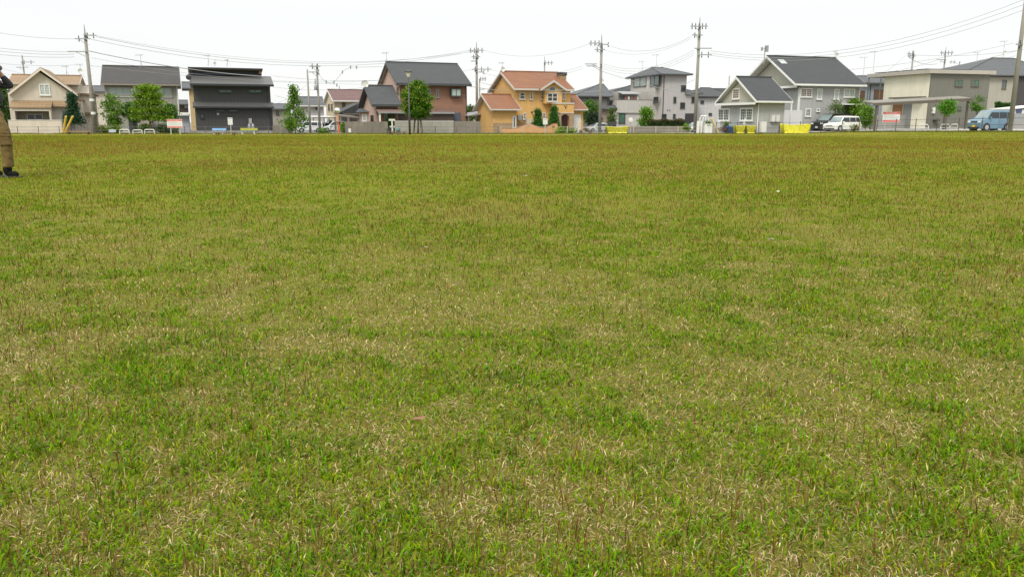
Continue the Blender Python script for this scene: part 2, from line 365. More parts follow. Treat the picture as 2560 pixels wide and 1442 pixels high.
# ------------------------------------------------------------ foliage
def leafmesh(name, P, size, cols, m, parent, flat=.0):
    n = len(P); a = rng.normal(size=(n,3)); a[:,2] *= (1-flat); a /= np.linalg.norm(a,axis=1)[:,None]
    b = rng.normal(size=(n,3)); b[:,2] *= (1-flat); b -= (b*a).sum(1)[:,None]*a; b /= np.linalg.norm(b,axis=1)[:,None]
    s = size*(.55+.9*rng.random(n))[:,None]
    V = np.stack([P-a*s*.5, P+b*s*.36, P+a*s*.62, P-b*s*.36], 1).reshape(-1,3)
    me = bpy.data.meshes.new(name); me.from_pydata(V.tolist(), [], np.arange(n*4).reshape(-1,4).tolist())
    C = np.ones((n,4,4)); C[:,:,:3] = cols[:,None,:]; at = me.attributes.new('Col','FLOAT_COLOR','POINT'); at.data.foreach_set('color', C.reshape(-1).astype(np.float32))
    me.materials.append(m); o = bpy.data.objects.new(name, me); COL.objects.link(o); o.parent = parent; return o
LEAF = mat('leaf', (.06,.12,.02), .6, 0, attr='Col', trans=.3, spec=.3)
BARK = mat('bark', (.16,.125,.09), .95, .25, 5)
def cloud(shape, h0, h1, r, ncl, per, cr):
    """leaf positions around clump centres that fill an envelope; returns clump centres and points"""
    C = []
    while len(C) < ncl:
        t = random.random(); ang = random.random()*2*math.pi
        if shape == 'cone': t = t**1.25; rad = r*(1-t)*1.12
        elif shape == 'round': rad = r*math.sqrt(max(0,1-(2*t-1)**2))*1.0
        elif shape == 'egg': rad = r*math.sin(math.pi*min(1,(t*.86+.12)))**.6
        elif shape == 'layer':
            t = (int(t*5)+random.random()*.35)/5; rad = r*(1.05-.75*t)*(.75+.35*random.random())
        elif shape == 'loose': rad = r*(.5+.5*math.sin(math.pi*t))*(.6+.5*random.random())
        else: rad = r
        q = rad*math.sqrt(random.random())*(1 if shape != 'round' else random.choice((1,1.05)))
        C.append((q*math.cos(ang), q*math.sin(ang), h0+(h1-h0)*t))
    C = np.array(C); idx = np.repeat(np.arange(ncl), per)
    P = C[idx]+rng.normal(size=(len(idx),3))*cr*np.array([1,1,.55 if shape in('layer','loose') else .8])
    return C, P, idx
def plant(name, label, cat, px, Y, h0, h1, r, shape, col, ncl=60, per=45, cr=.28, leaf=.2, trunk=.09, group=None, stems=1, tint=None, dz=0, bark=None):
    e = empty(name, G(px, Y, dz), random.random()*6.28, label, cat, group)
    C, P, idx = cloud(shape, h0, h1, r, ncl, per, cr)
    P[:,2] = np.maximum(P[:,2], .03)
    cf = (1+rng.normal(0,.22,ncl))[idx][:,None]*(1+rng.normal(0,.16,len(P)))[:,None]
    cols = np.array(col)[None,:]*cf.clip(.35,1.9)
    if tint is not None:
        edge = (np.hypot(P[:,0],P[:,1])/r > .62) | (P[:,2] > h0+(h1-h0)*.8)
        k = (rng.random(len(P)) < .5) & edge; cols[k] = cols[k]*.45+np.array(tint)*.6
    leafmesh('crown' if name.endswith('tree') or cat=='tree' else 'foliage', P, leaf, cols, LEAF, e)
    if trunk:
        m = MB()
        for s in range(stems):
            ox = (s-(stems-1)/2)*.16
            top = h0+(h1-h0)*(.85 if shape in('cone','layer','egg') else .6)
            m.tube([(ox*.5,0,-.05),(ox+random.uniform(-.05,.05),random.uniform(-.05,.05),h0*.6),(ox*1.6,random.uniform(-.1,.1),top)], trunk, 7, r1=trunk*.3)
        for c in C[::max(1,ncl//14)]:
            zb = max(h0*.7, c[2]-.5-.3*math.hypot(c[0],c[1])); m.tube([(0,0,zb),(c[0]*.5,c[1]*.5,(zb+c[2])/2+.05),tuple(c)], trunk*.35, 5, r1=.012)
        m.build('trunk' if cat=='tree' else 'stem', bark or BARK, e, True)
    return e

# ------------------------------------------------------------ houses
class House:
    def __init__(s, name, label, cat, px, Y, rot, group=None, dz=0):
        s.O = G(px, Y, dz); s.r = R(rot); s.a = Vector((math.cos(s.r), math.sin(s.r), 0)); s.b = Vector((-math.sin(s.r), math.cos(s.r), 0))
        s.e = empty(name, s.O, s.r, label, cat, group)
    def _hit(s, p, n, off):
        d = ray(*p); C = Vector((0,0,CAMH)); t = ((s.O-C).dot(n)+off)/d.dot(n); q = C+d*t-s.O
        return q.dot(s.a), q.dot(s.b), q.z
    def f(s, p, v=0): u, _, z = s._hit(p, s.b, v); return u, z
    def s(s_, p, u=0): _, v, z = s_._hit(p, s_.a, u); return v, z
    def box(s, name, m, u0,u1,v0,v1,z0,z1, parent=None): return MB().box(u0,u1,v0,v1,z0,z1).build(name, m, parent or s.e)
    def walls_u(s, m, u0,u1,v0,v1,ze,zr,vr=None, name='wall', z0=-.3):      # ridge along u, gables at both ends
        vr = (v0+v1)/2 if vr is None else vr
        return MB().prism([(u0,v0,z0),(u0,v1,z0),(u0,v1,ze),(u0,vr,zr),(u0,v0,ze)], (u1-u0,0,0)).build(name, m, s.e)
    def walls_v(s, m, u0,u1,v0,v1,ze,zr, name='wall', z0=-.3):
        ur = (u0+u1)/2
        return MB().prism([(u0,v0,z0),(u1,v0,z0),(u1,v0,ze),(ur,v0,zr),(u0,v0,ze)], (0,v1-v0,0)).build(name, m, s.e)
    def roof_u(s, m, u0,u1,v0,v1,ze,zr,vr=None,t=.16, trim=None, name='roof'):
        vr = (v0+v1)/2 if vr is None else vr
        o = MB().prism([(u0,v0,ze),(u0,vr,zr),(u0,v1,ze),(u0,v1,ze+t),(u0,vr,zr+t),(u0,v0,ze+t)], (u1-u0,0,0)).build(name, m, s.e)
        MB().tube([(u0,vr,zr+t+.02),(u1,vr,zr+t+.02)], .09, 6).build('ridge_cap', m, o)
        if trim:
            for uu in (u0-.05, u1+.003): MB().prism([(uu,v0,ze-.06),(uu,vr,zr-.06),(uu,v1,ze-.06),(uu,v1,ze+t-.02),(uu,vr,zr+t-.02),(uu,v0,ze+t-.02)], (.047,0,0)).build('fascia', trim, o)
            MB().prism([(u0+.02,v0+.02,ze-.01),(u0+.02,vr,zr-.012),(u0+.02,v1-.02,ze-.01),(u0+.02,v1-.02,ze-.05),(u0+.02,vr,zr-.052),(u0+.02,v0+.02,ze-.05)], (u1-u0-.04,0,0)).build('soffit', trim, o)
            MB().box(u0,u1,v0-.1,v0-.003,ze-.02,ze+t-.03).build('gutter', trim, o)
        return o
    def roof_v(s, m, u0,u1,v0,v1,ze,zr,t=.16, trim=None, name='roof', ur=None):
        ur = (u0+u1)/2 if ur is None else ur
        o = MB().prism([(u0,v0,ze),(ur,v0,zr),(u1,v0,ze),(u1,v0,ze+t),(ur,v0,zr+t),(u0,v0,ze+t)], (0,v1-v0,0)).build(name, m, s.e)
        if trim: MB().prism([(u0,v0-.06,ze-.12),(ur,v0-.06,zr-.14),(u1,v0-.06,ze-.12),(u1,v0-.06,ze+t*.7),(ur,v0-.06,zr+t*.7),(u0,v0-.06,ze+t*.7)], (0,.057,0)).build('fascia', trim, o); MB().prism([(u0+.02,v0+.01,ze-.01),(ur,v0+.01,zr-.012),(u1-.02,v0+.01,ze-.01),(u1-.02,v0+.01,ze-.07),(ur,v0+.01,zr-.09),(u0+.02,v0+.01,ze-.07)], (0,v1-v0-.1,0)).build('soffit', trim, o)
        return o
    def hip(s, m, u0,u1,v0,v1,ze,zr,r0,r1, name='roof', t=.15):
        vr = (v0+v1)/2
        o = MB().add([(u0,v0,ze),(u1,v0,ze),(u1,v1,ze),(u0,v1,ze),(u0,v0,ze-t),(u1,v0,ze-t),(u1,v1,ze-t),(u0,v1,ze-t),(r0,vr,zr),(r1,vr,zr)],
            [(0,1,9,8),(1,2,9),(2,3,8,9),(3,0,8),(0,4,5,1),(1,5,6,2),(2,6,7,3),(3,7,4,0),(4,7,6,5)]).build(name, m, s.e)
        MB().tube([(u0,v0,ze),(r0,vr,zr+.02),(r1,vr,zr+.02),(u1,v0,ze)], .07, 6).build('ridge_cap', m, o); return o
    def win(s, p0, p1, v=0, n=2, fm=None, gm=None, out=.07, fw=.07, bars=0, name='window', h=0):
        (u0,z1), (u1,z0) = s.f(p0,v), s.f(p1,v); return s._win(u0,u1,z0,z1,v,n,fm or white,gm or glass,out,fw,bars,name,'u',h)
    def swin(s, p0, p1, u=0, n=2, fm=None, gm=None, out=.07, fw=.07, bars=0, name='window', h=0):
        (v0,z1), (v1,z0) = s.s(p0,u), s.s(p1,u); return s._win(min(v0,v1),max(v0,v1),z0,z1,u,n,fm or white,gm or glass,out,fw,bars,name,'v',h)
    def _win(s, a0,a1,z0,z1,c,n,fm,gm,out,fw,bars,name,ax,h):
        B = MB(); P = MB(); Q = MB()
        def bx(M, x0,x1,za,zb,o0,o1):
            if ax == 'u': M.box(x0,x1,c-o1,c-o0,za,zb)
            else: M.box(c-o1,c-o0,x0,x1,za,zb)
        bx(B,a0,a1,z0,z0+fw,.002,out); bx(B,a0,a1,z1-fw,z1,.002,out)
        bx(B,a0,a0+fw,z0+fw,z1-fw,.002,out); bx(B,a1-fw,a1,z0+fw,z1-fw,.002,out)
        w = (a1-a0-2*fw)/max(n,1)
        for i in range(1,n): bx(B,a0+fw+w*i-fw*.4,a0+fw+w*i+fw*.4,z0+fw,z1-fw,.002,out*.9)
        if h:
            for j in range(1,h+1): bx(B,a0+fw,a1-fw,z0+(z1-z0)*j/(h+1)-fw*.3,z0+(z1-z0)*j/(h+1)+fw*.3,.002,out*.85)
        bx(B,a0-.05,a1+.05,z0-.05,z0-.002,.002,out+.05)
        w_ = B.build(name, fm, s.e); bx(P,a0+fw,a1-fw,z0+fw,z1-fw,.004,.02); P.build('pane', gm, w_)
        if bars:
            for i in range(n):
                for k in range(1,bars): x = a0+fw+w*i+w*k/bars; bx(Q,x-.014,x+.014,z0+fw,z1-fw,.022,.035)
                for k in range(1,4): z = z0+fw+(z1-z0-2*fw)*k/4; bx(Q,a0+fw+w*i,a0+fw+w*(i+1),z-.014,z+.014,.021,.034)
            Q.build('glazing_bars', fm, w_)
        return w_
    def antenna(s, ptop, pbase, v, dish=False, arms=3, parent=None, m=None):
        u, z1 = s.f(ptop, v); ub, z0 = s.f(pbase, v); u = (u+ub)/2
        b = MB().tube([(u,v,z0),(u,v,z1)], .025, 5)
        L = min(1.0,(z1-z0)*.5); b.tube([(u-L*.75,v,z1-.08),(u+L*.4,v,z1+.02)], .018, 4)
        for k in range(6): x = u-L*.72+L*1.05*k/5; b.tube([(x,v-.25,z1-.07+.08*k/5),(x,v+.25,z1-.07+.08*k/5)], .012, 4); b.tube([(x,v,z1-.18),(x,v,z1+.05)], .012, 4)
        for k in (0,1,2): b.tube([(u,v,z0+.7),(u+.35*math.cos(k*2.1),v+.35*math.sin(k*2.1),z0-.05)], .01, 4)
        o = b.build('antenna', m or steel, parent or s.e)
        if dish:
            zd = z0+(z1-z0)*(.28 if dish is True else dish)
            MB().lathe((u,v-.16,zd), [(.02,-.0),(.16,-.02),(.27,-.09),(.27,-.11),(.15,-.05),(.01,-.03)], 14, 'y').build('dish', offwhite, o)
        return o
    def pipe(s, u, v, z0, z1, m, r=.04, name='downpipe'): return MB().tube([(u,v,z0),(u,v,z1)], r, 6).build(name, m, s.e)
random.seed(3)
# ============================================================ HOUSES, left to right
CREAMROOF = tile('sand_roof_tiles', (.245,.16,.085)); DKROOF = tile('charcoal_slate_roof', (.045,.047,.047)); BRNROOF = tile('brown_grey_roof', (.045,.041,.036))
ORROOF = tile('terracotta_roof', (.205,.083,.036)); MARROOF = tile('maroon_roof', (.135,.073,.065)); GREYROOF = tile('grey_roof', (.075,.079,.081))
SLATE = mat('blue_grey_slate', (.038,.041,.041), .75, .14, 1.2, lines=('Z', .12, .2, .3))

# ---- cream house with sand tiled gables
def cream_house():
    H = House('cream_house', 'cream house with sand coloured tiled gables and porch, farthest left', 'house', 30, 87, 22)
    wall = cream; f = H.f
    uL,_ = f(c1(125,1180)); uR,_ = f(c1(905,1100)); ueL, zeL = f(c1(95,885), -.5); up, zp = f(c1(455,600), -.5)
    ueR = 2*up-ueL
    H.walls_v(wall, uL, ueR-.55, 0, 9, zeL+.15, zp-.2)
    roof = H.roof_v(CREAMROOF, ueL, ueR, -.5, 6.4, zeL, zp, t=.2, trim=mat('cream_fascia',(.6,.53,.44),.7,.06), ur=up)
    # cross gable block behind with shallow tiled roof
    ul,_ = f(c1(103,680), 3.2); ur,_ = f(c1(905,690), 3.2); _,zr = f(c1(500,682), 4.8); _,ze = f(c1(500,770), 1.7)
    H.walls_u(wall, ul+.3, ur-.2, 1.9, 7.7, ze-.02, zr-.15)
    H.roof_u(CREAMROOF, ul, ur, 1.4, 8.2, ze, zr, t=.12, trim=cream, name='dormer_roof')
    # wing of the right side, set back
    H.walls_u(wall, ueR-.6, ueR+1.0, 2.5, 8.6, zeL+.2, zeL+1.2, name='side_wall')
    H.box('side_roof', CREAMROOF, ueR-.6, ueR+1.3, 2.2, 8.9, zeL+.1, zeL+.28)
    H.box('side_band', CREAMROOF, ueR-.5, ueR+1.1, 2.0, 8.2, zeL-2.0, zeL-1.8)
    # skirt roof
    u0,z1 = f(c1(140,952), -.05); u1,_ = f(c1(890,955)); ub,zb = f(c1(112,1028), -1.5); uc,_ = f(c1(578,1033), -1.5)
    b = MB().prism([(u0-.1,-1.6,zb),(u0-.1,.0,z1),(u0-.1,.0,z1-.12),(u0-.1,-1.6,zb-.12)], (uc-u0+.1,0,0))
    b.prism([(uc+.003,-.6,z1-.55),(uc+.003,0,z1),(uc+.003,0,z1-.12),(uc+.003,-.6,z1-.67)], (u1-uc,0,0)); b.build('skirt_roof', CREAMROOF, H.e)
    # porch: beam, pillars, parapet
    _,zo = f(c1(350,1072), -1.5); _,zpw = f(c1(350,1175), -1.5); pl,_ = f(c1(168,1100), -1.5); pr,_ = f(c1(553,1100), -1.5)
    H.box('porch_beam', wall, ub+.15, uc-.1, -1.5, -.003, zo, zb-.13)
    H.box('porch_pillar', wall, ub+.15, pl, -1.5, -.003, -.3, zo-.003); H.box('porch_pillar', wall, pr, uc-.1, -1.5, -.003, -.3, zo-.003)
    H.box('parapet', wall, pl+.003, pr-.003, -1.5, -1.3, -.3, zpw)
    H.box('porch_wall', mat('porch_wall',(.33,.29,.23),.9,.1), pl+.003, pr-.003, -.03, -.004, zpw-.5, zo)
    H.win(c1(300,1105), c1(488,1172), -.03, 2, offwhite, glass_dark)
    H.win(c1(435,768), c1(572,897), 0, 2, white, curtain, fw=.11, bars=3)
    H.win(c1(695,1065), c1(770,1190), 0, 1, grey_m, glass)
    for (a,b_) in (((1000,1060),(1050,1170)),): pass
    H.box('side_wall_low', wall, ueR-.55, ueR+.3, .4, 8, -.3, zeL-.6)
    H.box('sill_band', CREAMROOF, ueR-.5, ueR+.38, .35, 8.1, zeL-.6, zeL-.42)
    H.antenna(c1(900,545), c1(915,690), 5, dish=.45); H.antenna(c1(735,565), c1(765,690), 6)
    w = House('garden_wall', 'cream rendered garden wall in front of the cream house porch', 'garden wall', 22, 82.6, 3)
    ul,_ = w.f(c1(100,1250)); ur,zt = w.f(c1(690,1178)); w.box('coping', offwhite, ul-.03, ur+.03, -.03, .2, zt, zt+.05); w.box('wall', wall, ul, ur, 0, .17, -.3, zt-.003)
    for k in range(7):
        q = ul+(ur-ul)*(k+.5)/7
cream_house()

# ---- grey-beige gabled house behind trees
def beige_house():
    H = House('beige_house', 'pale beige house with dark brown gable roof behind the garden trees', 'house', 265, 92, 22)
    wm = mat('beige_render', (.275,.27,.22), .9, .08, 1.5)
    f = H.f; uL,_ = f(c2(320,700)); uR,_ = f(c2(1215,700)); _,zr = f(c2(750,252), 3.6); a0,ze = f(c2(258,455), -.6); a1,_ = f(c2(1240,490), -.6)
    H.walls_u(wm, uL, uR, 0, 7.2, ze+.1, zr-.25); H.roof_u(BRNROOF, a0, a1, -.6, 7.8, ze, zr, t=.2, trim=mat('taupe_trim',(.22,.19,.15),.6,.05))
    H.win(c2(345,482), c2(712,590), 0, 4, mat('taupe_frame',(.3,.28,.23),.5,.04), curtain); H.win(c2(930,488), c2(1136,596), 0, 2, mat('taupe_frame',(0,0,0)), curtain)
    H.box('sill_band', offwhite, f(c2(340,598))[0], f(c2(1140,598))[0], -.09, -.003, f(c2(700,600))[1]-.07, f(c2(700,600))[1])
    u0,z1 = f(c2(585,775)); u1,_ = f(c2(700,775)); d = H.box('door', dark_frame, u0, u1, -.05, -.003, 0.05, z1); H.box('pane', glass_dark, u0+.45, u0+.75, -.075, -.052, .3, z1-.2, d)
    u0,z1 = f(c2(705,870), -.9); u1,_ = f(c2(880,870), -.9); H.box('porch_block', mat('pinkish_render',(.36,.3,.26),.9,.08), u0, u1, -1.1, -.004, -.2, z1)
    H.box('corner_trim', offwhite, uR-.12, uR+.02, -.03, .1, .1, ze)
    H.antenna(c2(745,85), c2(755,250), 3.6)
beige_house()

def simple(name, label, px, Y, rot, pts, wm, rm, deep=7, kind='gable', wins=(), ins=.4, cat='house', fm=None, gm=None, ridge=None, swins=(), z0=-.3, trim=None, ant=()):
    """pts: eave left, eave right, ridge (one point)"""
    H = House(name, label, cat, px, Y, rot); (e0,e1,rg) = pts
    u0,ze = H.f(e0,-.5); u1,_ = H.f(e1,-.5); _,zr = H.f(rg, deep/2)
    if kind == 'gable': H.walls_u(wm, u0+ins, u1-ins, 0, deep, ze+.05, zr-.2, z0=z0); H.roof_u(rm, u0, u1, -.5, deep+.5, ze, zr, trim=trim)
    else:
        H.box('wall', wm, u0+ins, u1-ins, 0, deep, z0, ze-.1); r0,r1 = ridge; H.hip(rm, u0, u1, -.5, deep+.5, ze+.1, zr, H.f(r0,deep/2)[0], H.f(r1,deep/2)[0])
    for w in wins: H.win(w[0], w[1], 0, w[2], fm or dark_frame, gm or glass)
    for w in swins: H.swin(w[0], w[1], u0+ins, w[2], fm or dark_frame, gm or glass)
    for (a,b,*d) in ant: H.antenna(a, b, deep/2, *(d or [False]))
    return H
ywall = mat('ochre_plaster', (.42,.31,.15), .9, .1, 2)
simple('ochre_house', 'narrow ochre house squeezed between the beige and the black house', 452, 112, 22, (c2(1255,508), c2(1520,510), c2(1420,440)), ywall, GREYROOF, 6, 'gable', [], ins=.9)
simple('white_garden_shed', 'pale grey shed behind the red and white notice board', 445, 94, 20, (c2(1205,835), c2(1345,838), c2(1270,825)), mat('lilac_panel',(.36,.36,.39),.7,.06), offwhite, 2, 'gable', [], ins=.06, cat='shed')
simple('rear_house', 'small cream house with grey roof between cream house and beige house', 232, 125, 22, (c1(935,860), c1(1230,872), c1(1100,802)), cream, GREYROOF, 7, ins=.2)
simple('far_dark_house', 'low dark house glimpsed in the gap left of the ochre house', 445, 118, 22, (c2(1180,705), c2(1335,708), c2(1260,660)), mat('dark_clapboard',(.09,.075,.065),.8,.1), GREYROOF, 5, wins=[(c2(1275,690), c2(1330,750), 1)], ins=.05, gm=curtain)

# ---- black house
def black_house():
    H = House('black_house', 'black ribbed metal house with a stepped clerestory roof', 'house', 488, 90, 21); f = H.f
    wm = mat('black_ribbed_cladding', (.047,.046,.044), .65, .1, 1, lines=[('X', .36, .3, .12), ('Z', .3, .12, .1)])
    rm = mat('grey_standing_seam', (.078,.075,.071), .5, .07, 1, lines=('X', .33, .35, .12))
    tr = mat('black_trim', (.02,.024,.026), .4, .05); sof = mat('brown_soffit', (.12,.07,.035), .7, .1)
    uL,_ = f(c2(1395,560)); uR,_ = f(c2(2345,560)); D = 7.4
    ul2,_ = f(c2(1425,900)); ur2,_ = f(c2(2375,900)); _,zb = f(c2(1800,1012)); _,zs = f(c2(1800,735), -.0)
    H.box('base', conc, ul2+.05, ur2+.02, .06, D, -.4, zb); H.box('lower_wall', wm, ul2, ur2, 0, D, zb, zs-.003)
    a0,ze = f(c2(1350,440), -.7); a1,_ = f(c2(2385,462), -.7)
    H.box('upper_wall', wm, uL, uR, .25, D-.1, zs, ze)
    k0,zk1 = f(c2(1385,665), .2); _,zk0 = f(c2(1385,722), -.6)
    sk = MB().prism([(k0,-.6,zk0),(k0,.247,zk1),(k0,.247,zk1-.35),(k0,-.6,zk0-.12)], (ur2+.15-k0,0,0)).build('skirt_roof', rm, H.e)
    MB().box(k0, ur2+.15, -.72, -.603, zk0-.16, zk0+.01).build('gutter', tr, sk)
    vs = 2.4; _,zc = f(c2(1700,338), vs)
    ro = MB().prism([(a0,-.7,ze),(a0,vs+.1,zc),(a0,vs+2,zc),(a0,D+.5,ze),(a0,D+.5,ze-.15),(a0,vs,ze+.0),(a0,-.7,ze-.15)], (a1-a0,0,0)).build('roof', rm, H.e)
    MB().box(a0, a1, -.84, -.703, ze-.2, ze+.02).build('gutter', tr, ro)
    c0,zt = f(c2(1325,232), vs-.7); cr_,_ = f(c2(2248,258), vs-.7)
    H.box('clerestory_wall', wm, c0+.45, cr_-.45, vs+.12, vs+3.5, zc-.1, zt-.25)
    H.box('clerestory_soffit', sof, c0+.08, cr_-.08, vs-.6, vs+3.6, zt-.27, zt-.2)
    MB().prism([(cr_-.43,vs+.1,zt-.3),(cr_-.43,vs-.6,zt-.3),(cr_-.43,vs-.6,zc+.2),(cr_-.43,vs+.1,zc-.05)], (.3,0,0)).build('side_fin', sof, H.e)
    MB().prism([(c0,vs-.75,zt-.03),(c0,D,zt-.7),(c0,D,zt-.85),(c0,vs-.75,zt-.19)], (cr_-c0,0,0)).build('upper_roof', tr, H.e)
    MB().box(c0+.2, cr_-.3, vs-.3, vs-.1, zc+.05, zc+.16).build('gutter', mat('navy_metal',(.03,.04,.07),.4,.05), H.e)
    for (p,q,n,g,vv) in (((1705,512),(1872,556),2,green_glass,.25),((2078,512),(2238,558),2,green_glass,.25),((1662,762),(1778,788),1,green_glass,0),((1828,760),(1948,790),1,green_glass,0),((1478,812),(1528,868),1,green_glass,0)):
        H.win(c2(*p), c2(*q), vv, n, tr, g, fw=.08)
    H.pipe(f(c2(2305,560))[0], .2, zs, ze, tr); H.pipe(f(c2(2345,860))[0], -.05, .2, zs, tr, .06)
    u,z = f(c2(1698,815)); H.box('vent', grey_m, u-.12, u+.12, -.1, -.003, z-.12, z+.12)
    u,z = f(c2(1330,360), 0); MB().lathe((uL-.35,.3,z),[(.05,-.05),(.28,-.03),(.3,.03),(.05,.05)],12,'y').build('dish', black_m, H.e)
    H.antenna(c2(1575,90), c2(1585,225), 3, m=steel); H.antenna(c2(1812,145), c2(1820,230), 3); H.antenna(c2(1660,180), c2(1664,228), 3.4)
    # gas meter on the wall
    u,z = f(c2(2095,895)); H.box('meter', mat('meter_grey',(.33,.31,.27),.6,.1), u-.16, u+.16, -.2, -.003, z-.35, z+.25)
    for k,px in enumerate((2082,2126)):
        u,z1 = f(c2(px,930), -.35)
        e = empty('gas_cylinder', H.O+H.a*u-H.b*.35, 0, ('left' if k==0 else 'right')+' grey gas cylinder of the pair against the black house wall', 'gas cylinder', 'gas cylinders by the black house')
        MB().lathe((0,0,0), [(.17,.0),(.185,.05),(.185,z1-.28),(.15,z1-.14),(.06,z1-.06)], 14).build('tank', grey_m, e, True)
        MB().lathe((0,0,z1-.08), [(.1,0),(.1,.1),(.085,.1)], 10).build('collar', steel, e)
black_house()

simple('low_grey_house', 'low beige house with grey roof behind the young roadside tree', 690, 120, 22, (c3(200,930), c3(560,935), c3(350,860)), mat('taupe_wall',(.3,.27,.23),.9,.1), GREYROOF, 7, ins=.3, wins=[(c3(300,955), c3(345,1010), 1)])
simple('white_rear_house', 'off-white house with grey roof behind the thin roadside poles', 745, 112, 22, (c3(600,878), c3(1075,880), c3(850,758)), mat('white_siding',(.47,.46,.45),.8,.06,lines=('Z',.2,.1,.15)), GREYROOF, 7, ins=.45, wins=[(c3(893,893), c3(940,925), 2)], trim=offwhite)
simple('maroon_roof_house', 'pale yellow house with maroon roof left of the brick house', 818, 104, 22, (c3(1155,805), c3(1760,800), c3(1300,650)), mat('pale_yellow_render',(.5,.42,.28),.9,.08), MARROOF, 6.5, ins=.25, wins=[(c3(1290,825), c3(1345,900), 1)], swins=[(c3(1085,845), c3(1112,935), 1),(c3(1128,845), c3(1155,935), 1)], gm=glass, fm=bronze, trim=offwhite)

# ---- brick house with annex
def brick_house():
    H = House('brick_house', 'red-brown brick house with charcoal gable roof and lower annex', 'house', 1000, 90, 22); f = H.f
    bm_ = brick_mat('salmon_brick', (.28,.145,.09), (.23,.12,.078), (.2,.13,.095), 1, .5, .16)
    pk = mat('pink_render', (.42,.29,.23), .9, .08, 2); sof = mat('greige_soffit', (.33,.29,.24), .8, .05)
    uL,_ = f(c4(835,800)); uR,_ = f(c4(1846,800)); D = 8.4
    a0,ze = f(c4(795,556), -.7); a1,_ = f(c4(1915,577), -.7); _,zr = f(c4(900,250), D/2)
    b = MB().prism([(uL+.02,0,-.3),(uL+.02,D,-.3),(uL+.02,D,ze+.3),(uL+.02,D/2,zr-.3),(uL+.02,0,ze+.3)], (uR-uL-.02,0,0)).build('wall', bm_, H.e)
    MB().prism([(uL,0.003,-.3),(uL,D-.003,-.3),(uL,D-.003,ze+.3),(uL,D/2,zr-.31),(uL,.003,ze+.3)], (-.02,0,0)).build('side_wall', pk, H.e)
    H.roof_u(DKROOF, a0, a1, -.7, D+.7, ze, zr, t=.22, trim=mat('charcoal_trim',(.05,.053,.056),.5,.04))
    MB().prism([(a0+.05,-.68,ze-.02),(a0+.05,D/2,zr-.03),(a0+.05,D+.68,ze-.02),(a0+.05,D+.68,ze-.1),(a0+.05,D/2,zr-.11),(a0+.05,-.68,ze-.1)], (uL-a0-.08,0,0)).build('soffit', sof, H.e)
    # pink corner bay
    u0,z1 = f(c4(790,572), -.02); H.box('corner_pier', pk, uL-.5, uL-.0, -.3, .3, -.3, z1-.1); H.win(c4(786,595), c4(818,682), -.3, 1, bronze, glass)
    H.win(c4(1262,618), c4(1302,745), 0, 1, grey_m, glass, fw=.05); H.win(c4(1378,620), c4(1422,747), 0, 1, grey_m, glass, fw=.05)
    u0,z1 = f(c4(1588,612)); u1,z0 = f(c4(1748,738)); bay = H.box('bay_window', dark_frame, u0, u1, -.45, -.003, z0, z1)
    for k in range(2):
        w = (u1-u0-.36)/2; MB().box(u0+.14+k*(w+.08), u0+.14+k*(w+.08)+w, -.47, -.452, z0+.12, z1-.12).build('pane', curtain, bay)
    H.box('band_course', mat('brown_band',(.15,.08,.05),.8,.1), uL, f(c4(1000,745))[0], -.05, -.003, f(c4(900,748))[1]-.05, f(c4(900,748))[1]+.05)
    H.pipe(uR-.08, -.06, 0, ze, black_m, .05)
    # annex
    _,zr2 = f(c4(520,598), .5); b0,ze2 = f(c4(425,878), -3.2); b1,_ = f(c4(866,888), -3.2); c0,_ = f(c4(310,597), .5)
    aw0,_ = f(c4(465,950), -2.6); v0, v1 = -3.2, 4.2
    MB().prism([(b0+.5,-2.7,-.3),(b0+.5,3.7,-.3),(b0+.5,3.7,ze2),(b0+.5,.5,zr2-.3),(b0+.5,-2.7,ze2)], (b1-b0-.9,0,0)).build('annex_wall', pk, H.e)
    H.roof_u(DKROOF, b0, b1, v0, v1, ze2, zr2, t=.2, trim=mat('charcoal_trim',(0,0,0)), name='annex_roof')
    H.box('annex_front', bm_, b0+.62, b1-.3, -2.76, -2.703, -.3, ze2-.05)
    # porch canopy along the front
    p0,zc = f(c4(470,935), -2.9); p1,zd = f(c4(1000,965), -4.2); p2,_ = f(c4(1660,968), -1.8)
    MB().prism([(p0,-4.2,zd),(p0,-2.77,zd+.38),(p0,-2.77,zd+.28),(p0,-4.2,zd-.1)], (b1-p0,0,0)).prism([(b1+.003,-1.8,zd),(b1+.003,-.005,zd+.45),(b1+.003,-.005,zd+.35),(b1+.003,-1.8,zd-.1)], (p2-b1,0,0)).build('canopy', mat('pink_canopy',(.13,.078,.062),.7,.1), H.e)
    H.box('gutter', grey_m, p0, b1, -4.3, -4.203, zd-.14, zd+.02); H.box('gutter', grey_m, b1, p2, -1.9, -1.803, zd-.14, zd+.02)
    q,_ = f(c4(540,1000), -4.2); H.box('porch_post', white, q-.08, q+.08, -4.18, -4.02, -.2, zd-.12)
    q0,_ = f(c4(660,1000), -2.76); q1,_ = f(c4(765,1000), -2.76); d = H.box('door', mat('dark_brown_door',(.06,.035,.025),.5,.1), q0, q1, -2.84, -2.763, .0, 2.3)
    H.win(c4(605,985), c4(655,1105), -2.76, 1, grey_m, curtain)
    l0,zl = f(c4(768,975), -1.6); l1,_ = f(c4(1642,975), -1.6); sl_ = MB()
    for k in range(12): sl_.box(l0, l1, -1.6, -1.55, .1+k*(zl-.1)/12, .1+(k+.82)*(zl-.1)/12)
    sl_.box(l0+.02,l1-.02,-1.548,-1.5,.1,zl-.02)
    sl_.build('louvre_screen', mat('dark_louvre',(.085,.062,.047),.7,.12), H.e)
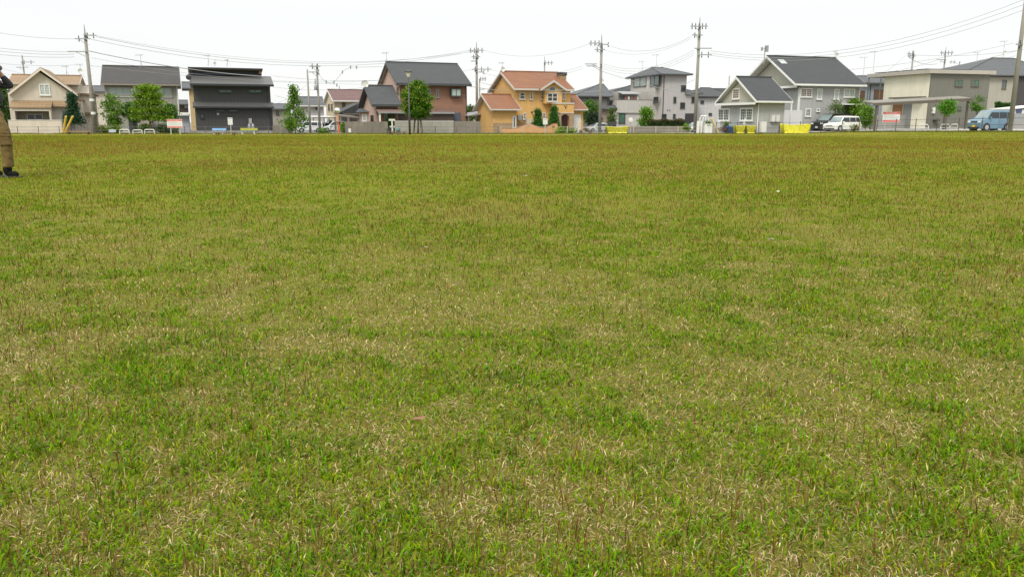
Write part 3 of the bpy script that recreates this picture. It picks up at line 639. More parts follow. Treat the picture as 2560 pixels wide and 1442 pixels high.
    g0,zg = f(c4(1645,975), -1.2); g1,_ = f(c4(1757,975), -1.2); H.box('storage_cabinet', mat('slate_blue_door',(.06,.075,.09),.6,.06), g0, g1, -1.2, -.004, -.2, zg)
    # small bay with flat roof left
    u0,zt = f(c4(205,965), -3.4); u1,_ = f(c4(395,965), -3.4); H.box('bay_wall', pk, u0+.45, u1-.1, -3.2, -2.0, -.2, zt-.003)
    MB().prism([(u0,-3.5,zt),(u1,-3.5,zt),(u1-.5,-2.6,zt+.35),(u0+.5,-2.6,zt+.35)], (0,1.2,.0)).build('bay_roof', SLATE, H.e); H.win(c4(270,1000), c4(338,1103), -3.2, 1, offwhite, curtain)
    H.win(c4(395,1012), c4(445,1100), -2.76, 1, black_m, glass_dark)
    H.antenna(c4(635,72), c4(640,245), D/2); 
    u,z = f(c4(305,560), .5); MB().tube([(u+.2,.5,zr2),(u+.2,.5,z+.35)],.03,5).build('mast', steel, H.e); MB().lathe((u,.3,z+.1),[(.03,0),(.3,-.04),(.4,-.12),(.3,-.06),(.03,-.03)],14,'y').build('dish', offwhite, H.e)
brick_house()
def gw(name, label, p0, p1, Y, rot, m, cap=None, th=.15, joints=0, cat='concrete wall', zlow=-.3):
    H = House(name, label, cat, p0[0], Y, rot); u0,zt = H.f(p0); u1,_ = H.f((p1[0], p1[1])); b = MB().box(0, u1, 0, th, zlow, zt)
    b.build('wall', m, H.e)
    if cap: H.box('coping', cap, -.02, u1+.02, -.02, th+.02, zt+.002, zt+.06)
    if joints:
        j = MB()
        for k in range(joints+1): x = u1*k/joints; j.box(x-.05, x+.05, -.04, -.002, zlow, zt-.03)
        j.build('pilaster', m, H.e)
    return H
stain = mat('stained_concrete', (.185,.165,.13), .95, .3, 2, streak=.25); pale_wall = mat('pale_wall', (.29,.275,.225), .95, .14, 2, streak=.4); brn_wall = mat('brown_block_wall', (.2,.175,.14), .95, .2, 2, lines=[('X',.4,.15,.06),('Z',.2,.15,.1)])
gw('block_wall', 'streaky grey-brown concrete wall left of the brick house entrance', c4(28,1108), c4(650,1108), 84.2, 3, stain, joints=6)
gw('block_wall', 'smooth pale wall below the dark louvred screen', c4(766,1106), c4(1645,1106), 84.8, 3, pale_wall, offwhite)
gw('block_wall', 'brown block wall between the pale wall and the carport', c4(1647,1102), c4(2055,1102), 85.3, 3, brn_wall)
# ---- dark gabled carport roof left of the brick house
def barn():
    H = House('carport', 'open carport with dark blue-grey sloping roof left of the brick house', 'carport', 855, 97, 22); f = H.f
    _,zl = f(c3(1280,965), -.2); u0,_ = f(c3(1270,960)); u1,z1 = f(c3(1570,820)); _,zb = f(c3(1500,985))
    MB().prism([(u0,0,zl),(u1,0,z1),(u1+.8,0,z1+.1),(u1+.8,0,zl-.25),(u0+.3,0,zl-.22)], (0,5,0)).build('roof', SLATE, H.e)
    H.box('beam', bronze, u0+.3, u1+.8, -.05, .1, zb-.15, zb)
    [H.box('post', mat('grey_taupe_post',(.2,.18,.16),.8,.08), q, q+.25, .1, .35, -.3, zb-.16) for q in (u0+.8, u1+.3)]
    H.box('back_wall', mat('pale_shed_wall',(.4,.38,.34),.9,.08), u0+.5, u1+1.2, 4, 4.15, -.3, zb-.1)
barn()
def canopy(label, p0, p1, Y, rot, deep, col, post=True, t=.1, cat='carport', rise=.15, name='carport', posts=(0.03,.97)):
    H = House(name, label, cat, p0[0], Y, rot); u0,z0 = H.f(p0); u1,z1 = H.f(p1)
    MB().prism([(u0,0,z0),(u1,0,z1),(u1,0,z1+t),(u0,0,z0+t)], (0,deep,rise)).build('roof', col, H.e)
    MB().prism([(u0,-.08,z0-.05),(u1,-.08,z1-.05),(u1,-.08,z1+t),(u0,-.08,z0+t)], (0,.077,0)).build('beam', mat('taupe_alu',(.2,.18,.15),.5,.05), H.e)
    for k,t_ in enumerate(posts):
        u = u0+(u1-u0)*t_; zz = z0+(z1-z0)*t_
        for v in (.02, deep-.2): MB().box(u-.06,u+.06,v,v+.12,-.3,zz-.06).build('post', mat('taupe_alu',(0,0,0)), H.e)
    return H
canopy('flat carport with brown roof edge right of the orange mirror post', c3(1265,1025), c3(1545,1050), 90, 22, 4, mat('brown_panel',(.2,.17,.13),.7,.1))
canopy('white roofed carport behind the white hatchback', c3(850,1050), c3(1200,1052), 97, 22, 4.5, mat('white_panel_roof',(.5,.49,.46),.6,.08), posts=(.03,.5,.97))
canopy('small carport with pale curved roof between brick house and yellow house', c5(45,1085), c5(385,1045), 92, 22, 5, mat('pale_grey_roof',(.35,.35,.34),.5,.08), posts=(.05,.92))

# ---- yellow house
def yellow_house():
    H = House('yellow_house', 'bright yellow house with terracotta roof, stone base and arched porch', 'house', 1290, 92, 21); f = H.f
    yw = mat('yellow_plaster', (.56,.335,.115), .9, .07, 1.5); st = brick_mat('tan_stone', (.34,.23,.12), (.27,.18,.1), (.3,.22,.14), 1, .5, .18)
    wt = mat('warm_white_trim', (.5,.46,.4), .6, .05)
    D = 7.8; uL,_ = f(c5(663,900)); uR,_ = f(c5(1370,900)); a0,ze = f(c5(650,748), -.6); a1,_ = f(c5(1420,757), -.6); _,zr = f(c5(800,538), D/2); _,zst = f(c5(700,1172))
    H.walls_u(yw, uL, uR, 0, D, ze+.1, zr-.25); H.box('stone_base', st, uL-.0, f(c5(1200,1172))[0], -.05, -.003, -.2, zst)
    H.roof_u(ORROOF, a0, a1, -.6, D+.6, ze, zr, t=.2, trim=wt)
    # wall dormer standing proud of the eave, with its half round window
    vd = -.64
    g0,zg = f(c5(985,750), vd-.45); gp,zp = f(c5(1158,632), vd-.45); w0,_ = f(c5(1040,850), vd); w1,_ = f(c5(1262,850), vd)
    vb = D/2*(zp-ze)/(zr-ze)
    H.roof_v(ORROOF, g0, 2*gp-g0, vd-.45, vb+.5, ze+.02, zp, t=.14, trim=wt, name='dormer_roof')
    _,zlow = f(c5(1140,925), vd); sl = (zp-ze)/(gp-g0)
    MB().prism([(w0,vd,zlow),(w1,vd,zlow),(w1,vd,min(ze+(2*gp-g0-w1)*sl,zp)-.02),(gp,vd,zp-.03),(w0,vd,ze+(w0-g0)*sl-.02)], (0,-vd+.3,0)).build('dormer_wall', yw, H.e)
    u0,zb = f(c5(1088,762), vd); u1,_ = f(c5(1186,762), vd); cx, r = (u0+u1)/2, (u1-u0)/2
    arc = [(cx+r*math.cos(k*math.pi/12), vd-.003, zb+r*1.05*math.sin(k*math.pi/12)) for k in range(13)]; arc2 = [(cx+(r-.1)*math.cos(k*math.pi/12), vd-.07, zb+.08+(r-.13)*1.05*math.sin(k*math.pi/12)) for k in range(13)]
    hw = MB().prism(arc, (0,-.06,0)).build('window', wt, H.e); MB().prism(arc2, (0,-.012,0)).build('pane', glass, hw)
    for (p,q,n) in (((712,778),(787,872),1),((845,780),(886,874),1),((986,778),(1027,874),1),((1068,783),(1207,902),2),((1266,780),(1302,876),1),((760,1040),(801,1132),1),((1008,1040),(1050,1122),1)):
        H.win(c5(*p), c5(*q), vd if p[0]==1068 else 0, n, wt, glass_dark, fw=.12, h=1)
    # chimney
    u0,zc = f(c5(1224,562), 2.4); u1,_ = f(c5(1300,562), 2.4); ch = H.box('chimney', st, u0, u1, 2.0, 2.9, ze+.9, zc); H.box('chimney_cap', black_m, u0-.06, u1+.06, 1.94, 2.96, zc+.002, zc+.34, ch)
    # porch
    p0,zt = f(c5(1195,912), -1.9); p1,_ = f(c5(1416,912), -1.9); _,zq = f(c5(1300,1040), -1.9); zq2 = zq
    H.box('porch_parapet', yw, p0, p1, -1.9, -.11, zq+.003, zt-.14); H.box('porch_cornice', wt, p0-.07, p1+.07, -1.97, -.11, zt-.137, zt)
    H.box('porch_band', wt, p0-.03, p1+.03, -1.93, -.11, zq-.08, zq)
    i0,_ = f(c5(1250,1100), -1.9); i1,_ = f(c5(1360,1100), -1.9)
    for (x0,x1) in ((p0,i0),(i1,p1)): H.box('porch_column', st, x0, x1, -1.9, -1.4, -.2, zq-.083)
    n = 10; cxa, ra = (i0+i1)/2, (i1-i0)/2; pts = [(i0,-1.88,zq-.083)]+[(cxa-ra*math.cos(k*math.pi/n), -1.88, zq-.6+.42*math.sin(k*math.pi/n)) for k in range(n+1)]+[(i1,-1.88,zq-.083)]
    MB().prism(pts, (0,.4,0)).build('porch_arch', st, H.e)
    d0,_ = f(c5(1254,1100), -.12); d1,zd = f(c5(1290,1062), -.12); H.box('stone_porch_wall', st, p0+.1, p1-.1, -.11, -.06, -.1, zq-.1)
    dr = H.box('door', mat('dark_red_door',(.085,.025,.018),.5,.08), d0, d0+1.0, -.19, -.115, 0, 2.15); H.box('door_frame', wt, d0-.08, d0-.003, -.2, -.115, 0, 2.2, dr)
    u,z = f(c5(1307,970), -1.9); MB().tube([(u-.18,-1.93,z+.2),(u,-1.96,z),(u+.18,-1.93,z+.2)],.03,5).tube([(u,-1.95,z),(u,-1.95,z-.22)],.03,5).box(u-.03,u+.03,-1.96,-1.903,z-.1,z+.05).build('wall_ornament', black_m, H.e)
    # left annex
    v0,v1 = -2.6, 3.6; b0,e2 = f(c5(345,1008), v0); b1,_ = f(c5(735,1010), v0); _,r2 = f(c5(400,825), .5)
    MB().prism([(b0+.45,v0+.5,-.3),(b0+.45,v1-.5,-.3),(b0+.45,v1-.5,e2+.2),(b0+.45,.5,r2-.22),(b0+.45,v0+.5,e2+.2)], (b1-b0-.75,0,0)).build('annex_wall', yw, H.e)
    H.box('annex_base', st, b0+.43, b1-.3, v0+.45, v0+.497, -.2, zst); H.roof_u(ORROOF, b0, b1, v0, v1, e2, r2, t=.16, trim=wt, name='annex_roof')
    H.win(c5(622,1083), c5(670,1246), v0+.45, 1, wt, glass, fw=.14, name='garden_door')
    H.box('meter_box', grey_m, f(c5(685,1130),-.1)[0], f(c5(735,1130),-.1)[0], -.3, -.055, 1.3, 1.9)
    for (x,y) in ((873,1033),(745,1090),(712,1105)):
        u,z = f(c5(x,y)); MB().lathe((u,-.12,z),[(.1,0),(.12,.06),(.12,.11)],10,'y').build('wall_vent', bronze, H.e)
    # right annex with garage door
    v0,v1 = -.4, 5.2; k0,e3 = f(c5(1415,1010), v0-.5); k1,_ = f(c5(1595,1010), v0-.5); _,r3 = f(c5(1420,828), 2.4)
    MB().prism([(uR,v0,-.3),(uR,v1,-.3),(uR,v1,e3+.2),(uR,2.4,r3-.25),(uR,v0,e3+.2)], (f(c5(1533,1100),v0)[0]-uR,0,0)).build('garage_wall', yw, H.e)
    H.roof_u(ORROOF, uR+.05, k1, v0-.5, v1+.5, e3, r3, t=.16, trim=wt, name='garage_roof')
    w0,w1_ = f(c5(1412,1066), v0), f(c5(1502,1066), v0)
    gd = H.box('garage_door', white, w0[0], w1_[0], v0-.06, v0-.003, 0, w0[1])
    H.antenna(c5(490,395), c5(497,525), D/2, dish=.3)
    # gate cabinets by the wall
    H.box('utility_box', mat('beige_metal',(.42,.38,.3),.6,.05), f(c5(808,1130),-.9)[0], f(c5(872,1130),-.9)[0], -.9, -.5, -.1, 1.5)
yellow_house()
def wavy():
    H = House('wavy_garden_wall', 'orange wavy topped garden wall in front of the yellow house', 'garden wall', 1256, 84.5, 3); f = H.f
    top = [(490,1250),(560,1252),(640,1255),(700,1240),(760,1215),(810,1197),(860,1196),(910,1212),(960,1232),(1010,1243),(1060,1238),(1100,1218),(1140,1195),(1180,1190),(1205,1200)]
    P = [f(c5(x,y)) for x,y in top]
    MB().prism([(P[0][0],0,-.3)]+[(u,0,z) for u,z in P]+[(P[-1][0],0,-.3)], (0,.2,0)).build('wall', mat('orange_render',(.50,.27,.11),.9,.08), H.e)
    MB().tube([(u,.1,z+.02) for u,z in P], .09, 6).build('coping', mat('brown_coping',(.24,.12,.06),.8,.1), H.e)
    u,z = f(c5(838,1218)); MB().tube([(u-.35,-.02,z),(u,-.04,z+.12),(u+.35,-.02,z)],.035,5).build('ornament', mat('cream_tile',(.5,.4,.28),.7,.05), H.e)
    u,z = f(c5(1152,1220)); H.box('letter_slot', black_m, u-.15, u+.15, -.03, -.003, z-.08, z+.06)
wavy()

# ---- hip roofed houses behind
simple('grey_hip_house', 'dark grey house with hipped roof right of the yellow house', 1436, 118, 15, (c6(-30,832), c6(480,832), c6(330,675)), mat('dark_grey_siding',(.15,.145,.135),.85,.08), GREYROOF, 9, 'hip', [(c6(135,862), c6(185,925), 1),(c6(402,860), c6(430,928), 1)], ridge=(c6(300,675), c6(352,675)), ant=[(c6(330,600), c6(330,672), .5)])
simple('small_hip_house', 'beige house with dark hipped roof half hidden by the three-storey house', 1535, 128, 20, (c6(425,795), c6(780,790), c6(700,690)), mat('warm_beige_wall',(.42,.36,.29),.9,.08), DKROOF, 7, 'hip', [(c6(548,826), c6(612,890), 2)], ridge=(c6(700,690), c6(760,690)))
simple('porch_lodge', 'low brown roofed lodge in front of the beige hipped house', 1508, 112, 20, (c6(335,1000), c6(530,997), c6(450,950)), mat('lodge_wall',(.25,.2,.15),.85,.12), DKROOF, 3, 'hip', [], ridge=(c6(430,950), c6(500,950)))

# ---- three storey house
def three_storey():
    H = House('three_storey_house', 'pinkish grey three-storey house with hipped roof and balcony', 'house', c6(1098,0)[0], 118, 17); f, s_ = H.f, H.s
    wm = mat('grey_siding_wall', (.38,.36,.345), .85, .06, 1, lines=('Z',.25,.07,.1)); wl = mat('pinkish_wall', (.42,.395,.36), .85, .06)
    _,ze = f(c6(1200,555)); uR,_ = f(c6(1422,700)); vL,_ = s_(c6(705,640)); u2,z2 = f(c6(1578,800)); D = min(max(vL,6),12)
    MB().box(0.02,uR,0,D,-.3,ze).build('wall', wm, H.e); MB().box(-.01,.018,.01,D-.01,-.3,ze-.01).build('side_wall', wl, H.e)
    H.box('bay_wall', wl, -.45, -.012, 1.6, 4.4, 0, ze-.01)
    H.hip(GREYROOF, -.75, uR+.6, -.7, D+.6, ze+.12, ze+1.35, .7, uR-1.2)
    H.box('side_block', wm, uR+.003, u2, .0, 8, -.3, z2); H.hip(GREYROOF, uR-.2, u2+.5, -.4, 8.4, z2+.1, z2+.9, uR+.8, u2-.6, name='side_roof')
    H.swin(c6(748,585), c6(905,700), -.012, 2, dark_frame, curtain); H.swin(c6(958,575), c6(1068,688), -.45, 2, dark_frame, glass)
    H.swin(c6(1003,840), c6(1060,915), -.45, 1, dark_frame, glass_dark); H.swin(c6(868,828), c6(908,882), -.012, 1, dark_frame, glass_dark)
    for p,q in (((1353,688),(1412,765)),((1256,836),(1287,912)),((1488,838),(1522,912)),((1342,910),(1400,986)),((1103,1058),(1162,1115)),((1249,1058),(1280,1116))): H.win(c6(*p), c6(*q), 0, 1, dark_frame, glass_dark, fw=.08)
    g0,z1 = f(c6(1405,1050)); g1,_ = f(c6(1530,1050)); H.box('garage_shade_panel', mat('garage_shade',(.035,.035,.037),.9,.1), g0, min(g1,u2-.1), -.02, -.003, 0, z1)  # flat dark panel; its colour stands in for shade inside the open garage
    for x in (1118,1178,1208): u,z = f(c6(x,1008)); MB().lathe((u,-.1,z),[(.07,0),(.09,.05),(.09,.09)],8,'y').build('wall_vent', bronze, H.e)
    H.pipe(.1, -.06, 0, ze, black_m, .06)
    # lower storeys with balcony reaching left
    ub = -3.2; L0 = f(c6(680,900), -.6+.0)
    o0,_ = f(c6(520,1000), 2.2); zb = s_(c6(820,890), -.6)[1]; zf = s_(c6(820,1030), -.6)[1]
    H.box('lower_wing', wl, o0, -.46, 2.2, D-1, -.3, zf); bal = H.box('balcony_wall', wl, o0, -.5, 2.0, 2.15, zf-.2, zb); H.box('balcony_side', wl, o0, o0+.15, 2.153, D-1, zf-.2, zb, bal); H.box('balcony_floor', wl, o0+.15, -.46, 2.153, D-1.2, zf, zf+.12, bal)
    H.box('railing', bronze, o0-.02, -.5, 1.97, 2.18, zb+.002, zb+.06, bal)
    H.box('upper_wing', wl, o0+1.2, -.013, 4.2, D-1, zf+.125, zb+1.3); H.win(c6(548,826), c6(650,885), 4.2, 3, bronze, curtain)
    a0,za = f(c6(595,795), 2.4); a1,_ = f(c6(860,775), 2.4); MB().prism([(a0,2.3,za-.1),(a0,4.2,za+.3),(a0,4.2,za+.36),(a0,2.3,za-.04)], (a1-a0,0,0)).build('awning', mat('awning_grey',(.26,.26,.25),.5,.06), H.e)
    for k in range(5):
        x = a0+.5+(a1-a0-.8)*k/5; 
        MB().box(x, x+.32, 2.6, 2.64, za-1.1, za-.35).build('laundry', mat(('laundry_red','laundry_white','laundry_brown')[k%3], ((.3,.12,.1),(.6,.58,.55),(.2,.15,.13))[k%3], .9, .1), H.e)
    H.win(c6(550,1042), c6(632,1178), 2.2, 1, dark_frame, green_glass, fw=.12)
    H.antenna(c6(1035,295), c6(1040,470), D/2); H.antenna(c6(850,380), c6(856,520), D/2)
three_storey()
simple('white_house', 'white house with dark grey roof between three-storey house and grey sided house', 1738, 122, 17, (c6(1570,838), c6(2100,845), c6(1700,722)), mat('white_siding',(0,0,0)), DKROOF, 8, 'hip', [(c6(1605,885), c6(1645,922), 2),(c6(1708,1045), c6(1748,1075), 1)], ridge=(c6(1600,722), c6(1720,722)))

# ---- large grey sided house with slate roof
def grey_house():
    H = House('grey_sided_house', 'large light grey sided house with slate roofs, white trim and skylight', 'house', c7(1215,0)[0], 88, 19); f, s_ = H.f, H.s
    wm = mat('light_grey_siding', (.345,.345,.33), .8, .06, 1, lines=('Z',.2,.16,.15)); gm_ = mat('pale_green_siding', (.42,.41,.33), .8, .06, 1, lines=('Z',.2,.16,.15)); D = 9.2
    a0,ze = f(c7(1210,783), -.6); a1,_ = f(c7(2012,797), -.6); uR,_ = f(c7(1932,900)); r0,zr = f(c7(895,472), D/2)
    H.walls_u(wm, 0, uR, 0, D, ze+.1, zr-.3); H.roof_u(SLATE, a0, a1, -.6, D+.6, ze, zr, t=.2, trim=white)
    MB().prism([(0,-.2,ze+.02),(0,D/2,zr-.32),(0,D+.2,ze+.02)], (-.03,0,0)).build('gable', gm_, H.e); H.box('pent_roof', SLATE, -.55, -.033, -.4, D+.4, ze-.16, ze-.02)
    H.box('pent_trim', white, -.6, -.553, -.4, D+.4, ze-.22, ze+.02)
    for (p,q,n) in (((1270,815),(1392,918),2),((1455,820),(1505,944),1),((1648,824),(1694,943),1),((1755,820),(1872,920),2)): H.win(c7(*p), c7(*q), 0, n, white, mat('brown_curtain_glass',(.17,.12,.09),.15,.2) if p[0]==1270 else curtain, fw=.1, bars=3)
    H.win(c7(1322,1045), c7(1380,1135), 0, 1, white, glass, fw=.1, bars=3); H.win(c7(1447,1045), c7(1482,1080), 0, 1, white, glass, fw=.08); H.win(c7(1638,1050), c7(1668,1095), 0, 1, white, glass, fw=.08)
    d0,zd = f(c7(1690,1038)); d1,_ = f(c7(1740,1038)); H.box('door', mat('green_door',(.07,.14,.1),.35,.08), d0, d1, -.07, -.003, 0, zd)
    H.box('porch_roof', offwhite, d0-.4, uR-.1, -1.0, -.004, zd+.32, zd+.44); H.box('porch_post', white, d0+1.6, d0+1.75, -.95, -.8, -.1, zd+.317); H.box('porch_post', white, uR-.4, uR-.25, -.95, -.8, -.1, zd+.317)
    H.box('corner_trim', white, -.04, .1, -.04, -.003, 0, ze-.1); H.box('corner_trim', white, uR-.1, uR+.03, -.04, -.003, 0, ze-.1)
    H.pipe(.12, -.09, 0, ze-.2, white, .06); 
    # skylight on the slope
    (u0,zz0) = f(c7(1055,490), D*.36); (u1,zz1) = f(c7(1125,527), D*.3)
    sl_ = lambda v: ze+(zr-ze)*(v+.6)/(D/2+.6)+.23
    vv0, vv1 = D*.33, D*.41; u0 = f(c7(1075,508), D*.36)[0]-.45
    MB().prism([(u0,vv0,sl_(vv0)),(u0+.8,vv0,sl_(vv0)),(u0+.8,vv1,sl_(vv1)),(u0,vv1,sl_(vv1))], (0,0,.05)).build('skylight', mat('skylight_glass',(.36,.38,.36),.3,.05), H.e)
    H.antenna(c7(1660,400), c7(1665,488), D/2, dish=.45)
    # front wing with its own gable facing left
    v0,v1 = -4.7, 2.6; b0,e2 = f(c7(772,975), v0); b1,_ = f(c7(1178,985), v0); r2u,r2 = f(c7(525,706), (v0+v1)/2)
    w0 = b0+.45
    MB().prism([(w0,v0+.55,-.3),(w0,v1-.5,-.3),(w0,v1-.5,e2+.1),(w0,(v0+v1)/2,r2-.3),(w0,v0+.55,e2+.1)], (b1-.5-w0,0,0)).build('wing_wall', wm, H.e)
    H.roof_u(SLATE, b0, b1, v0, v1, e2, r2, t=.18, trim=white, name='wing_roof')
    MB().prism([(w0-.003,v0+.2,e2+.05),(w0-.003,(v0+v1)/2,r2-.32),(w0-.003,v1-.2,e2+.05)], (-.03,0,0)).build('gable', gm_, H.e)
    H.box('pent_roof', SLATE, w0-.5, w0-.036, v0+.15, v1-.15, e2-.14, e2-.01); H.box('pent_trim', white, w0-.55, w0-.503, v0+.1, v1-.1, e2-.2, e2+.03)
    H.swin(c7(345,1045), c7(467,1186), w0, 2, white, glass, fw=.14, bars=3); H.swin(c7(594,1038), c7(730,1186), w0, 2, white, glass, fw=.14, bars=3); H.swin(c7(508,820), c7(580,938), w0-.033, 1, white, mat('brown_curtain_glass',(0,0,0)), fw=.12, bars=3)
    H.pipe(w0+.15, v0+.47, 0, e2-.1, white, .05)
    u0,_ = f(c7(805,1175), v0+.5); H.box('outdoor_unit', offwhite, u0, u0+.6, v0+.1, v0+.45, .05, 1.1)
    for px in (930,980):
        u,z1 = f(c7(px,1118), v0+.5); H.box('meter_box', mat('meter_white',(.55,.54,.51),.6,.05), u, u+.42, v0+.25, v0+.54, z1-.65, z1)
    # cellular aerials behind the gable
    u,z1 = f(c7(868,345), D/2); _,z0 = f(c7(868,480), D/2); m = MB().tube([(u,D/2,z0-.6),(u,D/2,z1)],.05,6).box(u+.1,u+.42,D/2-.1,D/2+.15,z0+.7,z1+.1).box(u-.45,u-.3,D/2-.1,D/2+.1,z0+.8,z1-.1).box(u-.28,u+.1,D/2-.02,D/2+.02,z0+1,z0+1.06); m.build('mast_antenna', grey_m, H.e)
grey_house()
bl = mat('blue_grey_siding', (.24,.27,.29), .85, .06)
def blue_house():
    H = simple('blue_grey_house', 'blue-grey house between the large grey sided house and the flat beige house', 2148, 100, 18, (c8(160,765), c8(720,740), c8(380,700)), bl, GREYROOF, 7, 'gable', [], ins=.6)
    for p,q in (((122,842),(182,962)),((295,830),(402,942))): 
        (u0,z1),(u1,z0) = H.f(c8(*p)), H.f(c8(*q)); MB().box(u0,u1,-.06,-.003,z0,z1).build('brown_panel', rust_b, H.e)
    H.pipe(H.f(c8(245,900))[0], -.06, 0, 5, dark_frame)
    H.antenna(c8(185,465), c8(175,715), 3.5); H.antenna(c8(305,400), c8(280,650), 3.5)
blue_house()

# ---- flat two-storey house
def flat_house():
    H = House('flat_roof_house', 'flat roofed two-storey house, cream on one side and grey on the other', 'house', c8(870,0)[0], 84, 17); f, s_ = H.f, H.s
    g = mat('warm_grey_siding', (.15,.145,.118), .85, .06, 1, lines=('X',.45,.06,.06)); c = mat('cream_panel', (.66,.625,.49), .85, .05, 1); sl_ = mat('pale_taupe_roof', (.36,.33,.28), .7, .06)
    _,z1 = f(c8(1200,655)); uR,_ = f(c8(1590,800)); vL,_ = s_(c8(408,800)); vL = min(max(vL,6),11); _,zt = f(c8(1200,612))
    H.box('wall', g, .02, uR, 0, vL, -.3, z1); H.box('side_wall', c, -.02, .018, .01, vL, -.3, z1-.01)
    r = H.box('roof', sl_, -.5, uR+.35, -.35, vL+2.2, z1+.003, zt)
    pp = MB()
    for k in range(4): pp.box(.3, uR-1.5, 1.0+k*2, 2.4+k*2, zt+.1, zt+.16)
    pp.build('solar_panel', mat('solar_panel',(.03,.035,.05),.15,.1), r)
    _,zm = s_(c8(700,925), -.02)
    H.box('entry_awning', bronze, -.7, -.023, .3, vL-1.6, zm-.05, zm+.1)
    H.box('wood_cladding', mat('orange_brown_wood',(.27,.13,.055),.8,.15,lines=('Z',.15,.2,.1)), -.05, -.023, 3.4, vL-1.6, 0, zm-.06); H.box('wood_panel', mat('orange_brown_wood',(0,0,0)), -.05, -.023, .3, 3.39, zm-.5, zm-.06)
    H.box('door', mat('grey_door',(.2,.2,.19),.5,.05), -.06, -.023, 2.1, 3.3, 0, zm-.55)
    for p,q,n in (((1210,715),(1287,792),2),((1394,717),(1471,792),2),((1238,1018),(1273,1058),1)): H.win(c8(*p), c8(*q), 0, n, bronze, green_glass, fw=.07)
    H.box('corner_trim', bronze, -.06, .06, -.05, -.003, -.1, z1); MB().tube([(-.4,vL+2,-.2),(-.4,vL+2,z1)],.06,6).tube([(-.45,vL+.1,-.2),(-.45,vL+.1,z1)],.06,6).build('post', bronze, H.e)
    u,z = f(c8(955,1060)); H.box('meter_box', offwhite, u-.12, u+.2, -.15, -.003, z-.35, z+.25); u,z = f(c8(975,1175)); MB().box(u-.25,u+.35,-.4,-.003,z-.08,z+.02).build('shelf', black_m, H.e)
    H.box('band_joint', bronze, .0, uR, -.02, -.003, f(c8(1200,918))[1]-.03, f(c8(1200,918))[1]+.03)
    # long carport roof on posts in front
    K = House('long_canopy', 'long low brown carport canopy in front of the flat roofed house', 'carport', c8(285,0)[0], 78.5, 0)
    u0,za = K.f(c8(285,995)); u1,zb = K.f(c8(1395,930)); 
    MB().prism([(u0,0,za-.03),(u1,0,zb-.08),(u1,0,zb+.05),(u0,0,za+.12)], (0,2.6,.25)).build('roof', mat('taupe_canopy',(.17,.155,.125),.6,.08), K.e)
    MB().prism([(u0,-.1,za-.16),(u1,-.1,zb-.26),(u1,-.1,zb-.02),(u0,-.1,za+.06)], (0,.097,0)).build('beam', mat('taupe_beam',(.10,.082,.06),.7,.08), K.e)
    for x in (325,1108,1350):
        u,_ = K.f(c8(x,1050)); MB().box(u-.08,u+.08,.05,.21,-.4,za+(zb-za)*(u-u0)/(u1-u0)-.06).build('post', mat('taupe_beam',(0,0,0)), K.e)
flat_house()
def hip_right():
    H = simple('hip_roof_house', 'house with broad dark hipped roof and dish behind the big right pole', 2440, 100, 14, (c8(1265,668), c8(2400,662), c8(1700,478)), mat('beige_grey_wall',(.35,.33,.27),.85,.06), GREYROOF, 11, 'hip', [(c8(1742,722), c8(1778,822), 1)], ridge=(c8(1620,478), c8(1872,482)), ant=[(c8(1765,285), c8(1748,470), True),(c8(1460,410), c8(1448,560), False)], fm=bronze)
    u0,_ = H.f(c8(1885,800)); u1,_ = H.f(c8(2400,800)); H.box('dark_wall', mat('dark_cladding',(.055,.05,.048),.7,.08), u0, u1, -.12, -.003, -.3, H.f(c8(1800,690))[1])
hip_right()
def right_shed():
    H = House('metal_shed', 'white metal shed with low roof right of the big pole', 'shed', c8(1835,0)[0], 82, 10); f = H.f
    u0,z1 = f(c8(1832,1050)); u1,z2 = f(c8(2200,1010)); H.box('wall', offwhite, u0, u1, 0, 2.5, -.3, z1-.05); MB().prism([(u0-.1,-.2,z1-.04),(u1,-.2,z2-.04),(u1,-.2,z2+.05),(u0-.1,-.2,z1+.05)], (0,3,0)).build('roof', white, H.e)
    H.box('door', grey_m, f(c8(1875,1100))[0], u1-.2, -.05, -.003, 0, f(c8(1875,1100))[1]); a,b = f(c8(1895,1050)), f(c8(1950,1095)); H.box('sticker', mat('navy_sign',(.05,.07,.15),.5,.03), a[0], b[0], -.08, -.053, b[1], a[1])
right_shed()
gw('block_wall', 'grey block wall below the flat roofed house beside the pavement', c8(240,1118), c8(660,1112), 86.5, 3, mat('grey_block',(.27,.265,.245),.95,.12,lines=[('X',.4,.12,.05),('Z',.2,.12,.08)]))
gw('block_wall', 'low grey wall right of the big pole at the photo edge', c8(1820,1185), c8(2300,1180), 78, 8, mat('grey_block',(0,0,0)))
gw('block_wall', 'brown block wall under the three-storey house hedge', c6(690,1215), c6(1480,1215), 88, 3, brn_wall)
gw('block_wall', 'dark mossy block wall between black house and young roadside tree', c3(262,1160), c3(540,1165), 87, 3, stain, joints=4)
gw('block_wall', 'grey stone kerb wall in front of the grey sided house', c7(250,1262), c7(1060,1262), 85.5, 3, conc)
gw('wooden_fence', 'weathered wooden board fence beside the dark conical conifer', c1(695,1218), c1(1050,1222), 84, 3, mat('grey_boards',(.17,.15,.125),.9,.2,lines=('X',.33,.45,.2)), cat='fence')
gw('white_panel_fence', 'tall white vinyl panel fence left of the black minivan', c7(1028,1070), c7(1285,1070), 86.8, 3, mat('white_vinyl',(.5,.5,.49),.5,.04,lines=('X',.3,.06,.05)), white, cat='fence', joints=2)
gw('iron_fence', 'dark railing fence left of the three-storey house', c6(405,1158), c6(520,1158), 96, 3, dark_frame, cat='fence')
# ============================================================ STREET, TREES, PEOPLE
def hpx(py, Y, X): return CAMH+(HZ-py)*Y/2043.-gz(X,Y)
